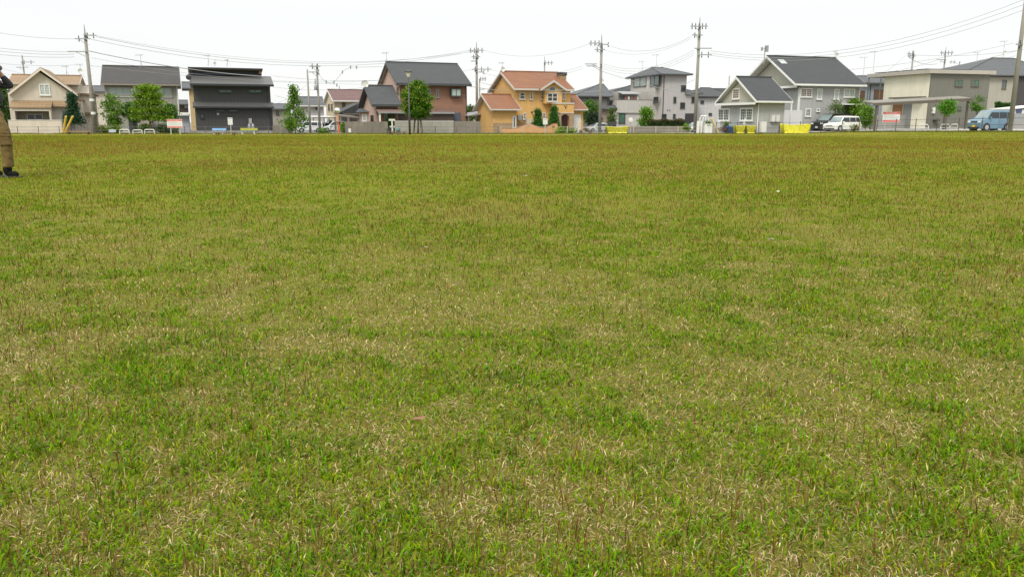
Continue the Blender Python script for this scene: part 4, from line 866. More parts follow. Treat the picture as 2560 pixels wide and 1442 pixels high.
# ---- utility poles
def pole(label, px, Y, ytop, r=.17, arms=(), name='utility_pole', spike=0, m=None, zb=-.4, boxes=(), guard=False, bolts=False, group='utility poles'):
    """arms: (py, px left, px right, insulator count, skew)"""
    p = G(px, Y); e = empty(name, p, 0, label, 'utility pole', group)
    lean = lambda py: 0
    d = ray(px, 330); 
    def loc(qx, qy):                                   # local x,z at the depth of the pole
        w = W(qx, qy, Y); return w.x-p.x, w.z-p.z
    zt = loc(px, ytop)[1]
    if spike:
        zs = loc(px, spike)[1]; MB().lathe((0,0,0), [(r,zb),(r*.68,zs)], 14).build('shaft', m or pole_c, e, True); MB().lathe((0,0,0), [(r*.42,zs),(.03,zt)], 8).build('top_spike', grey_m, e)
    else: MB().lathe((0,0,0), [(r,zb),(r*.62,zt)], 14).build('shaft', m or pole_c, e, True)
    for (ay, x0, x1, n, sk) in arms:
        a, z = loc(x0, ay); b, _ = loc(x1, ay)
        cx0 = px-(px-CX)*(330-ay)/9990.*-1            # true column of the shaft at that row
        A = MB().box(a, b, -.2-.04, -.2+.04, z-.05, z+.05); A.box(-.08,.08,-.26,.0,z-.04,z+.04)
        if b-a > 1: A.tube([(a*.6,-.2,z),(0,-.12,z-.5)], .025, 4)
        ao = A.build('crossarm', grey_m, e); ao.rotation_euler = (0,0,sk)
        for k in range(n):
            x = a+(b-a)*(k+.5)/n if n > 1 else b
            h = .26 if sk == 0 else .2
            MB().lathe((x,-.2,z+.055), [(.03,0),(.07,.03),(.03,.07),(.07,.12),(.03,.17),(.04,h)], 8).lathe((x+.0,-.2,z-.3),[(.02,0),(.05,.03),(.06,.15),(.03,.24)],8).build('insulator', mat('insulator_brown',(.07,.06,.05),.4,.1), ao)
    for (x0,y0,x1,y1,mm) in boxes:
        a,z1 = loc(x0,y0); b,z0 = loc(x1,y1); w = (b-a)/2
        MB().lathe(((a+b)/2, -.25, 0), [(w*.9,z0),(w,z0+.08),(w,z1-.1),(w*.6,z1)], 12).build('transformer', mm, e, True)
    if guard:
        MB().lathe((0,0,0),[(r+.02,1.9),(r+.02,2.15)],14).build('white_band', white, e)
        MB().lathe((0,0,0),[(r+.02,3.2),(r+.02,3.45)],14).build('white_band', white, e)
    if bolts:
        for k in range(14):
            z = 2.2+k*.5; s = 1 if k%2 else -1; MB().tube([(0,0,z),(s*(r+.16),0,z)],.014,4).build('step_bolt', steel, e)
    return e
thin = .11
pole('tall grey utility pole between the cream house and the beige house', 238, 83, 62, .2, [(98,190,229,2,.0),(89,212,240,2,.25),(130,172,218,0,0)], spike=85, guard=True, bolts=True)
pole('distant utility pole rising behind the roof of the cream house', 78, 125, 139, .15, [(156,54,88,2,0),(169,43,72,0,0)], bolts=False)
pole('bare thin pole right of the young tree behind the black house', 776, 87, 174, .13)
pole('utility pole with transformer between the bare pole and the maroon roofed house', 800, 90, 162, .15, [(167,775,802,2,0),(181,773,798,1,0)], boxes=[(786,212,794,226,grey_m),(787,196,792,211,steel)])
pole('short pole tip showing above the maroon roof', 853, 150, 215, .14)
pole('utility pole with long crossarms between the brick house and the yellow house', 1193, 101, 106, .18, [(127,1172,1210,4,0),(143,1178,1200,2,.2),(154,1175,1190,1,.3),(174,1180,1228,3,0),(181,1195,1210,1,0)], spike=122)
pole('thinner pole close behind the pole beside the brick house', 1200, 122, 197, .12, [(198,1199,1216,3,0),(224,1200,1212,0,0)])
pole('pole rising behind the terracotta roof of the yellow house', 1360, 125, 141, .14, [(158,1359,1383,3,0)], spike=158)
pole('utility pole in front of the dark grey hipped house', 1499, 92, 87, .19, [(109,1472,1502,3,.0),(112,1497,1520,1,.2),(125,1486,1512,2,0),(161,1462,1492,0,0),(166,1466,1492,0,0)], spike=110)
pole('tallest utility pole in front of the white rendered house', 1737, 84, 44, .19, [(67,1725,1768,5,0),(89,1727,1755,2,.2),(122,1735,1778,0,0),(138,1745,1778,2,0)], spike=66)
pole('pole tip showing between the white house and the grey sided house', 1816, 140, 190, .13)
pole('square cut pole behind the cream side of the flat roofed house', 2264, 118, 127, .16, [(135,2266,2284,2,0),(141,2268,2288,2,0)])
pole('spiked pole with crossarm behind the flat roofed house', 2343, 118, 118, .15, [(133,2348,2382,4,0),(150,2340,2364,0,0),(156,2348,2352,0,0)], spike=140)
pole('large leaning-looking concrete pole at the right edge beside the blue van', 2524, 67.5, -120, .2, [(112,2536,2546,1,0)], guard=False)
pole('small far pole behind the dark hipped roof at the right', 2380, 150, 154, .12, [(156,2372,2388,2,0)])
# ---- overhead wires
WM = mat('black_wire', (.26,.27,.27), .6, 0)
def wire(label, a, Ya, b, Yb, sag=.6, r=.016, path=None, group='overhead wires', n=14, name='overhead_wire'):
    if path: P = [W(*q, Ya) for q in path]
    else:
        A, B = W(*a, Ya), W(*b, Yb); P = [A.lerp(B, k/n)-Vector((0,0,sag*4*(k/n)*(1-k/n))) for k in range(n+1)]
    o = MB().tube(P, r*.95, 4).build(name, WM, None); return tag(o, label, 'wire', group)
lab = 'thin overhead wire sagging between the tall left pole and the pole beside the brick house'
wire(lab, (240,92), 83, (1174,127), 101, 2.0, .022); wire(lab, (228,99), 83, (1182,129), 101, 2.1, .02); wire(lab, (243,90), 83, (1206,126), 101, 1.9, .014)
wire('lower thick cable running from the tall left pole across the black house', (222,128), 83, (660,192), 89, .35, .04)
lab = 'low service wire crossing behind the young tree towards the brick house'
wire(lab, (228,145), 83, (1186,174), 101, 1.9, .014); wire(lab, (228,165), 83, (1190,205), 101, .9, .014)
wire('topmost wire leaving the photo at the left edge from the tall left pole', (-60,72), 78, (192,98), 83, .25)
lab = 'one of three parallel wires left of the tall left pole'
for k,(ya,yb) in enumerate(((113,130),(121,136),(130,143))): wire(lab, (-60,ya), 78, (186,yb), 83, .2, .018)
wire('lone wire passing above the roof of the cream house', (-60,152), 100, (185,163), 110, .3)
lab = 'wire between the pole beside the brick house and the pole before the dark grey house'
wire(lab, (1208,126), 101, (1474,110), 92, 1.0, .014); wire(lab, (1225,174), 101, (1456,166), 92, .8, .014); wire(lab, (1205,182), 101, (1456,172), 92, .9, .014)
wire('dark cable crossing in front of the upper wall of the yellow house', (1160,214), 95, (1500,228), 91, .5, .028)
wire('short lower wire ending at the left verge of the yellow house', (1200,205), 101, (1235,213), 95, .1, .025)
lab = 'wire between the pole before the dark grey house and the tallest pole'
wire(lab, (1518,113), 92, (1728,92), 84, 1.0, .016); wire(lab, (1512,126), 92, (1726,98), 84, .9, .012)
for k in range(3): wire(lab, (1508,160+k*6), 92, (1734,126+k*6), 84, 1.1, .014)
wire('cable crossing in front of the three-storey house to the tallest pole', (1503,178), 92, (1736,238), 84, .2, .022)
wire('cable passing below the roof of the three-storey house', (1503,222), 92, (1737,200), 84, .9, .018)
lab = 'long wire rising from the tallest pole to the right edge'
for k,(ya,yb) in enumerate(((128,-8),(134,4),(139,18))): wire(lab, (1776,ya), 84, (2580,yb), 67.5, 1.9, .016)
lab = 'wire strung behind the roofs at the right'
for (a,b) in (((2050,225),(2540,128)),((2080,178),(2536,108)),((2100,205),(2540,140)),((2284,138),(2600,118)),((2120,190),(2345,150))): wire(lab, a, 112, b, 112, .5, .022)
wire('cable dropping from the square cut pole to the flat roof', (2266,136), 118, (2208,184), 100, .2, .03)
wire('loose cable looping between the square cut pole and the spiked pole', (2268,140), 118, (2342,160), 118, .5, .03)
lab = 'wire crossing the sky above the low houses behind the thin poles'
for (a,b) in (((682,190),(968,200)),((682,218),(905,220)),((690,240),(800,247)),((684,262),(775,205))): wire(lab, a, 92, b, 98, .3, .016)
cb = wire('sleeved cable looping up from the transformer pole towards the brick house', None, 95, None, 95, r=.022, path=[c3(945,400),c3(1000,470),c3(1055,515),c3(1115,530),c3(1170,520),c3(1240,440),c3(1290,370),c3(1345,325),c3(1420,290),c3(1510,292),c3(1900,285)])
for q in ((1055,515),(1170,520),(1298,365),(1420,292),(1510,292),(1215,560)):
    w = W(*c3(*q), 95); MB().lathe(w, [(.03,-.2),(.07,-.14),(.07,.14),(.03,.2)], 8).build('sleeve', grey_m, cb)
for k in range(5): wire('faint wire fanning out behind the head of the person', (-60,150+k*16), 120, (120,196+k*5), 125, .3, .014)

# ---- park fence
def park_fence(label, pts, h, sp, m, rails=2, name='low_fence', pr=.035):
    p0 = Vector((*pts[0], 0)); e = empty(name, (pts[0][0], pts[0][1], gz(*pts[0])), 0, label, 'fence'); o = Vector(e.location)
    segs = []; 
    for a,b in zip(pts[:-1], pts[1:]):
        A, B = Vector(a), Vector(b); n = max(1, round((B-A).length/sp)); segs += [A.lerp(B,k/n) for k in range(n)]
    segs.append(Vector(pts[-1])); T = []
    for q in segs:
        z = gz(q.x,q.y); MB().lathe((q.x-o.x, q.y-o.y, z-o.z), [(pr,-.2),(pr,h),(pr*.6,h+.03)], 6).build('post', m, e); T.append(Vector((q.x-o.x,q.y-o.y,z-o.z)))
    for k in range(rails):
        zz = h*(.93-.45*k); MB().tube([t+Vector((0,0,zz)) for t in T], .014, 4).build('rail', m, e)
    return e
fx = lambda px, Y: (W(px,330,Y).x, Y)
brown_p = mat('brown_fence_paint', (.06,.045,.038), .6, .1)
park_fence('low dark fence along the field from the left edge to the wavy garden wall', [fx(-60,81.6), fx(1245,81.6)], .72, 2.05, mat('grey_brown_fence',(.11,.1,.09),.6,.1))
park_fence('low pale post fence along the field in front of the yellow and three-storey houses', [fx(1252,81.6), fx(1750,81.6)], .72, 2.2, mat('pale_fence',(.38,.35,.28),.6,.1), pr=.045)
park_fence('brown mesh fence post row from the tallest pole to the right edge', [fx(1790,81.6), (33,81.6), (40,66), (45,55)], 1.15, 2.1, brown_p, 3)

# ---- park furniture
def P2(px, Y): p = G(px, Y); return p
def board(label, x0, x1, y0, y1, yb, Y, skew, kind):
    H = House('notice_board' if kind=='red' else 'small_sign', label, 'sign', (x0+x1)/2, Y, skew, 'red and white notice boards' if kind=='red' else None); c = H.f
    u0,z1 = c((x0,y0)); u1,z0 = c((x1,y1))
    if kind == 'red':
        pn = H.box('panel', white, u0, u1, -.03, .02, z0, z1); red = mat('sign_red', (.62,.12,.09), .5, .05); hh = z1-z0; ink = mat('sign_ink', (.12,.12,.14), .6, .05)
        H.box('red_band', red, u0+.02, u1-.02, -.034, -.031, z1-hh*.24, z1-.02, pn); H.box('red_band', red, u0+.02, u1-.02, -.034, -.031, z0+.02, z0+hh*.17, pn)
        tx = MB(); rr = random.Random(5)
        def glyph(x,z,s,yy):
            for k in range(3): zz = z+s*(.15+.3*k); tx.box(x, x+s*.8, yy-.002, yy, zz, zz+s*.1)
            tx.box(x+s*(.3+.2*rr.random()), x+s*.55, yy-.004, yy-.0021, z, z+s*.9)
        for i in range(9): glyph(u0+(u1-u0)*.16+i*(u1-u0)*.077, z1-hh*.19, hh*.12, -.035)
        tx.build('heading', white, pn); tx = MB()
        for r_ in range(4):
            for i in range(15 if r_ else 11): glyph(u0+(u1-u0)*.07+i*(u1-u0)*.058, z1-hh*(.37+.125*r_), hh*.075, -.033)
        tx.build('text', ink, pn)
        for u in (u0+.28, u1-.28): H.box('post', steel, u-.05, u+.05, .021, .11, -.3, z0+.2)
    else:
        pn = H.box('panel', white, u0, u1, -.02, .01, z0, z1); ink = mat('sign_ink', (0,0,0)); tx = MB(); hh = z1-z0
        for r_ in range(5): tx.box(u0+.05, u1-.05-.05*(r_%3), -.024, -.021, z0+hh*(.12+.14*r_), z0+hh*(.15+.14*r_))
        tx.build('text', mat('pale_ink',(.35,.35,.37),.6,.05), pn); H.box('heading', mat('blue_grey_ink',(.25,.28,.36),.6,.05), u0+.04, u1-.04, -.024, -.021, z1-hh*.2, z1-hh*.08, pn)
        H.box('post', steel, (u0+u1)/2-.035, (u0+u1)/2+.035, .011, .08, -.3, z1-.1)
    return H
board('red and white notice board on two posts before the beige house', 417, 456.5, 298.5, 320, 335, 79, 2, 'red')
board('red and white notice board on two posts before the long canopy', 2208, 2248, 280, 306, 328, 79, 0, 'red')
board('small white sign on a post in front of the black house wall', 569, 582, 294.5, 312.5, 331, 80, 3, 'small')
board('small white sign on a post in front of the yellow house conifers', 1357.5, 1368.5, 297, 311.5, 330, 80, 3, 'small')
def low_sign(label, x0,x1,y0,y1,Y, m=None):
    H = House('low_sign', label, 'sign', x0, Y, 2); u0,z1 = H.f((x0,y0)); u1,z0 = H.f((x1,y1)); H.box('panel', m or offwhite, u0, u1, -.03, .01, max(z0,.05), z1); H.box('post', steel, (u0+u1)/2-.03, (u0+u1)/2+.03, .012, .06, -.2, z1-.05)
low_sign('low pale blue-white sign in the shrubs right of the tall left pole', 272, 290, 324, 331, 82, mat('pale_blue_white',(.5,.54,.58),.5,.05))
low_sign('small white card leaning at the block wall left of the brick house', 871, 878, 322, 331, 83.2, white)
low_sign('small cream box sign in the planting right of the white car', 2144.5, 2154, 311, 318, 80.8, mat('cream_sign',(.55,.5,.33),.5,.05))
def bench(label, x0,x1,ys,yb,Y, top, legm, back=None, rot=2, name='bench', depth=.42):
    H = House(name, label, 'bench' if name=='bench' else 'table', x0, Y, rot); u0,z = H.f((x0,ys)); u1,_ = H.f((x1,ys))
    H.box('seat', top, u0, u1, 0, depth, z-.05, z) if name=='bench' else H.box('tabletop', top, u0, u1, 0, depth, z-.06, z)
    for u in (u0+.22, u1-.28):
        for v in (.03, depth-.09): H.box('leg', legm, u, u+.07, v, v+.06, -.1, z-.052)
    if back: 
        zb0 = H.f((x0,back[1]), depth)[1]; zb1 = H.f((x0,back[0]), depth)[1]; H.box('backrest', back[2], u0, u1, depth+.003, depth+.05, zb0, zb1)
        for u in (u0+.25, u1-.3): H.box('back_post', legm, u, u+.05, depth+.052, depth+.1, -.1, zb1-.02)
    return H
bluep = mat('blue_paint', (.2,.38,.62), .5, .08); yelp = mat('olive_yellow_paint', (.36,.33,.05), .5, .08); brown = mat('brown_planks', (.13,.085,.05), .8, .15)
bench('blue backed park bench in front of the black house', 527, 562, 329, 336, 78.5, grey_m, offwhite, (321,326.5,bluep))
bench('wide low dark brown table in front of the blue bench', 533, 587, 331.5, 339, 73, brown, rust_b, name='low_table', depth=.7)
bench('yellow-green park bench with white legs before the black house', 598, 641, 326.5, 337, 78.2, mat('teal_slats',(.16,.25,.2),.6,.1), offwhite, (320.5,326,yelp))
bench('long low brown bench before the garden fence of the cream house', 162, 224, 328.5, 338, 77, mat('tan_planks',(.36,.22,.08),.8,.15), rust_b)
bench('small wooden table left of the round clipped tree', 966, 985, 329, 337, 76, brown, wood_dk, name='picnic_table', depth=.9)
bench('short wooden bench right of the teal stool', 1003, 1015, 329.5, 337, 76, brown, wood_dk)
bench('dark slatted bench behind the small wooden table', 961, 978, 322.5, 330, 79.5, dark_frame, dark_frame)
def stool():
    p = P2(996, 76); e = empty('stool', p, .2, 'teal topped dark stool beside the small wooden table', 'stool')
    MB().box(-.2,.2,-.2,.2,.0,.32).build('base', wood_dk, e); MB().lathe((0,0,.322),[(.12,0),(.2,.08),(.17,.3),(.1,.34)],10).build('cushion', mat('teal_cover',(.1,.2,.19),.7,.1), e)
stool()
for (px,lbl) in ((1452,'left short dark wooden post stump standing on the field edge'),(1475,'right short dark wooden post stump standing on the field edge')):
    e = empty('wooden_stump', P2(px,79), 0, lbl, 'stump', 'short wooden stumps'); MB().lathe((0,0,0),[(.17,-.1),(.17,.33),(.14,.38)],10).build('post', wood_dk, e); MB().lathe((0,0,.381),[(.15,0),(.15,.02)],10).build('cap', brown, e)
def barrier(label, x0, x1, yt, Y, mid=False, grp='white hoop barriers'):
    A, B = G(x0,Y), G(x1,Y); L = (B-A).length; e = empty('hoop_barrier', A, 0, label, 'barrier', grp); h = hpx(yt, Y, A.x); r = min(.22,h*.4)
    pts = [(0,0,-.2),(0,0,h-r)]+[(r-r*math.cos(t),0,h-r+r*math.sin(t)) for t in (.5,1.05,1.57)]+[(L-r+r*math.sin(t),0,h-r+r*math.cos(t)) for t in (0,.5,1.05,1.57)]+[(L,0,-.2)]
    MB().tube(pts, .045, 8).build('hoop', offwhite, e, True)
    MB().tube([(.05,0,h*.42),(L-.05,0,h*.42)], .03, 6).build('crossbar', offwhite, e)
barrier('leftmost of the three white hoop barriers before the beige house', 299, 323, 324, 79.5)
barrier('middle of the three white hoop barriers before the beige house', 332, 355.5, 325, 79.5)
barrier('rightmost of the three white hoop barriers before the beige house', 361, 386, 324, 79.5)
barrier('single white hoop barrier left of the pair near the blue van', 2295, 2320, 311.5, 77, grp='white hoop barriers on the right')
barrier('middle white hoop barrier near the blue van', 2350, 2373, 311, 77, grp='white hoop barriers on the right')
barrier('white hoop barrier nearest to the blue van', 2375, 2394, 311, 77, grp='white hoop barriers on the right')
# lamp
def lamp():
    p = P2(1024.5, 75); e = empty('park_lamp', p, 0, 'slim dark park lamp with a glass lantern left of the round clipped tree', 'lamp post')
    h = hpx(178, 75, p.x); MB().lathe((0,0,0), [(.1,-.2),(.1,1.9),(.085,2.0),(.06,2.05),(.05,h-.75)], 12).build('post', mat('dark_bronze_paint',(.05,.042,.038),.45,.1), e, True)
    MB().lathe((0,0,h-.75), [(.07,0),(.11,.08),(.24,.5)], 12).build('lantern', mat('lantern_glass',(.55,.53,.42),.2,.05), e, True)
    MB().lathe((0,0,h-.247), [(.36,0),(.34,.06),(.1,.14)], 14).build('cap', mat('dark_bronze_paint',(0,0,0)), e, True)
lamp()
# convex mirror
def mirror():
    p = P2(848, 83.6); e = empty('road_mirror', p, 0, 'round convex road mirror on an orange post by the white hatchback', 'traffic mirror')
    zc = hpx(278, 83.6, p.x); og = mat('safety_orange', (.65,.16,.04), .5, .08)
    MB().lathe((-.08,0,0), [(.045,-.2),(.045,zc-.2)], 10).build('post', og, e); MB().lathe((-.03,0,0), [(.09,-.1),(.09,1.0)], 10).build('base_sleeve', mat('bright_orange_sleeve',(.6,.12,.03),.5,.1), e)
    MB().lathe((-.1,-.08,zc), [(.29,.05),(.3,.0),(.27,-.02)], 20, 'y').build('rim', offwhite, e); MB().lathe((-.1,-.105,zc), [(.265,.0),(.2,-.03),(.1,-.05),(.02,-.055)], 20, 'y').build('mirror_face', mat('mirror',(.7,.75,.78),.03,.0,metal=1), e, True)
mirror()
def signpost():
    p = P2(981, 82.9); e = empty('wooden_signpost', p, 0, 'white wooden signpost with two short arms at the brick house entrance', 'signpost')
    h = hpx(298, 82.9, p.x); MB().box(-.07,.07,-.07,.07,-.2,h-.05).build('post', offwhite, e); MB().box(-.32,.32,-.1,-.072,h-.18,h).build('arm', offwhite, e); MB().box(-.25,.28,-.1,-.072,h-.85,h-.7).build('arm', offwhite, e)
signpost()
# guy wire guards
yg = mat('yellow_guard', (.62,.42,.05), .55, .12)
def guard(label, pb, pt, Y, r=.07, m=yg):
    A = G(pb[0], Y); B = W(*pt, Y-.4); o = MB().tube([A, B], r, 8).build('wire_guard', m); tag(o, label, 'wire guard', 'yellow sleeves on pole guy wires')
guard('left yellow guy wire sleeve standing behind the long low brown bench', (157,330), (165,291), 82.2, .1); guard('right yellow guy wire sleeve slanting behind the long low brown bench', (161,330), (182,291), 82.2, .1)
guard('pale yellow slanting sleeve right of the white garden arch', (1796,330), (1779,296), 81.8, .09, mat('pale_yellow_guard',(.62,.5,.22),.55,.1)); guard('thin pale yellow rod leaning by the yellow house garage', (1433,328), (1452,304), 83, .05, mat('pale_yellow_guard',(0,0,0)))
# white garden arch and planter
def arch():
    H = House('garden_arch', 'white double garden arch with a planter right of the tallest pole', 'garden arch', 1752, 83.2, 5); f = H.f
    for k,(x0,x1) in enumerate(((137,200),(190,252))):
        a,zt = f(c7(x0,1125)); b,_ = f(c7(x1,1125)); r = (b-a)/2; c = (a+b)/2; v = .5*k
        MB().tube([(a,v,-.1),(a,v,zt-r)]+[(c-r*math.cos(t*math.pi/8), v, zt-r+r*math.sin(t*math.pi/8)) for t in range(1,8)]+[(b,v,zt-r),(b,v,-.1)], .06, 6).build('arch_hoop', white, H.e, True)
    for k in range(4): z = zt-.5-k*.22; MB().box(f(c7(140,1200))[0]+.1, f(c7(195,1200))[0], -.02, .02, z, z+.05).build('slat', white, H.e)
    a,z1 = f(c7(100,1185)); b,_ = f(c7(165,1185)); H.box('side_panel', white, a, b, -.03, .003, 0, z1)
    a,z1 = f(c7(180,1215), -.4); b,_ = f(c7(262,1215), -.4); H.box('planter', white, a, b, -.8, -.3, 0, z1)
arch()
# yellow litter nets
def net(label, x0, x1, y0, Y, solid=.0, dim=1):
    A, B = G(x0,Y), G(x1,Y); L = (B-A).length; e = empty('litter_net', A, 0, label, 'litter net', 'yellow net litter enclosures'); h = hpx(y0, Y, A.x); D = 1.0
    rr = random.Random(int(x0)); m = mat('yellow_net%d'%int(dim*10), (.60*dim*dim,.56*dim*dim,.015), .75, .3, 5, alpha=.72)
    nx, nz = 28, 7
    def face(name, fn, taper=True):
        vs = []; 
        for j in range(nz+1):
            for i in range(nx+1):
                s = i/nx; t = j/nz; vs.append(fn(s,t))
        MB().add(vs, [(j*(nx+1)+i, j*(nx+1)+i+1, (j+1)*(nx+1)+i+1, (j+1)*(nx+1)+i) for j in range(nz) for i in range(nx)]).build(name, m, e, True)
    sagf = lambda s,t: t*h*(1-.13*math.sin(math.pi*s))
    wob = lambda s,t,k: .05*math.sin(s*23+k+t*3)+.04*math.sin(s*51+t*5+k)
    tp = lambda s,t: .22*(1-t)*(1-2*s)
    face('front_net', lambda s,t: (s*L+tp(s,t), wob(s,t,0)*(1.2-t)+.12*(1-t), sagf(s,t)))
    face('back_net', lambda s,t: (s*L+tp(s,t), D+wob(s,t,2), sagf(s,t)*1.08))
    face('side_net', lambda s,t: (tp(0,t)+wob(s,t,1), s*D, t*h*(1-.1*math.sin(math.pi*s)))); face('side_net', lambda s,t: (L+tp(1,t)+wob(s,t,4), s*D, t*h*(1-.1*math.sin(math.pi*s))))
    MB().tube([(0,0,h),(L*.25,0,h*.92),(L*.5,0,h*.88),(L*.75,0,h*.92),(L,0,h)], .03, 5).build('hem_rope', mat('yellow_rope',(.7,.62,.05),.6,.1), e)
    f = [(L*k/24+.22*(1-2*k/24)*.8, -.03+.04*math.sin(k*1.7), .04+.05*abs(math.sin(k*2.1))) for k in range(25)]; MB().tube(f, .09, 6).build('folded_hem', mat('yellow_rope',(0,0,0)), e, True)
    for x in (0,L):
        for y in (0,D): MB().tube([(x,y,-.1),(x,y,h+.03)], .025, 5).build('corner_post', dark_frame, e)
net('dull yellow litter net beside the pole before the three-storey house', 1516, 1572, 316.5, 81.2, dim=.85)
net('left small yellow litter net before the grey sided house wing', 1838, 1863, 314, 81.0, dim=.9)
net('right small yellow litter net before the grey sided house wing', 1865, 1890, 314, 81.0, dim=.9)
net('widest bright yellow litter net left of the black minivan', 1957, 2026, 311, 80.6, dim=1.1)
for (px,lbl,w) in ((1826,'blue plastic tub by the lower windows of the grey sided house',.5),(1937,'blue plastic tub under the meter boxes of the grey sided house',.4)):
    e = empty('plastic_tub', G(px,84.6,.25), 0, lbl, 'tub', 'blue plastic tubs'); MB().lathe((0,0,0),[(w*.8,-.25),(w,.42),(w+.03,.44)],14).build('tub', mat('blue_plastic',(.04,.16,.42),.4,.05), e, True); MB().lathe((0,0,.441),[(w+.05,0),(w*.9,.05)],14).build('lid', mat('blue_lid',(.05,.2,.48),.4,.05), e)
H = House('garden_lantern_post', 'white flat-topped post behind the small yellow litter nets', 'post', 1864, 83, 0); MB().prism([(-.28,0,.9),(.28,0,.9),(.1,0,1.55),(-.1,0,1.55)], (0,.2,0)).build('hood', white, H.e); H.box('post', white, -.1, .1, .02, .18, -.2, .897)
H = House('drain_pipe_post', 'white plastic post in front of the white panel fence', 'post', 1974, 84, 0); MB().lathe((0,0,0),[(.09,-.2),(.09,2.9),(.12,2.92),(.12,3.0)],12).build('post', white, H.e)
H = House('satellite_meter', 'small round white meter on a pole beside the three-storey house', 'meter', 1576, 84, 0); MB().lathe((0,-.05,1.35),[(.02,-.1),(.22,-.08),(.24,.05),(.05,.08)],14,'y').build('dial', offwhite, H.e); MB().lathe((0,0,0),[(.04,-.2),(.04,1.2)],8).build('post', steel, H.e)

# ---- pale dry leaves lying on the turf
dl = mat('dry_leaf', (.4,.36,.26), .8, .1)
for k,(px,py,lb) in enumerate(((1312,445,'pale scrap of dry leaf lying far out in the middle of the field'),(1945,486,'white curled leaf scrap on the right half of the field'),(1925,608,'pale curled leaf nearest the right side on the turf'),(1065,630,'tan dry leaf lying left of the centre of the turf'),(578,519,'small pale leaf scrap on the left half of the field'),(1048,1072,'reddish dry leaf in the near grass left of centre'))):
    d = ray(px,py); t = -CAMH/d.z; Xl, Yl = d.x*t, d.y*t; z = gz(Xl,Yl)+.03; q = .014+.003*Yl
    v = [(-q,0,0),(-q*.4,-q*.5,q*.18),(q*.5,-q*.45,q*.1),(q*1.1,0,q*.35),(q*.4,q*.5,q*.2),(-q*.5,q*.45,q*.15),(0,0,-q*.05)]
    o = MB().add(v, [(0,1,6),(1,2,6),(2,3,6),(3,4,6),(4,5,6),(5,0,6)]).build('dry_leaf', dl if k < 5 else mat('red_dry_leaf',(.2,.1,.05),.8,.1)); o.location = (Xl,Yl,z); o.rotation_euler = (0,0,k*1.3); tag(o, lb, 'leaf', 'scattered dry leaves')
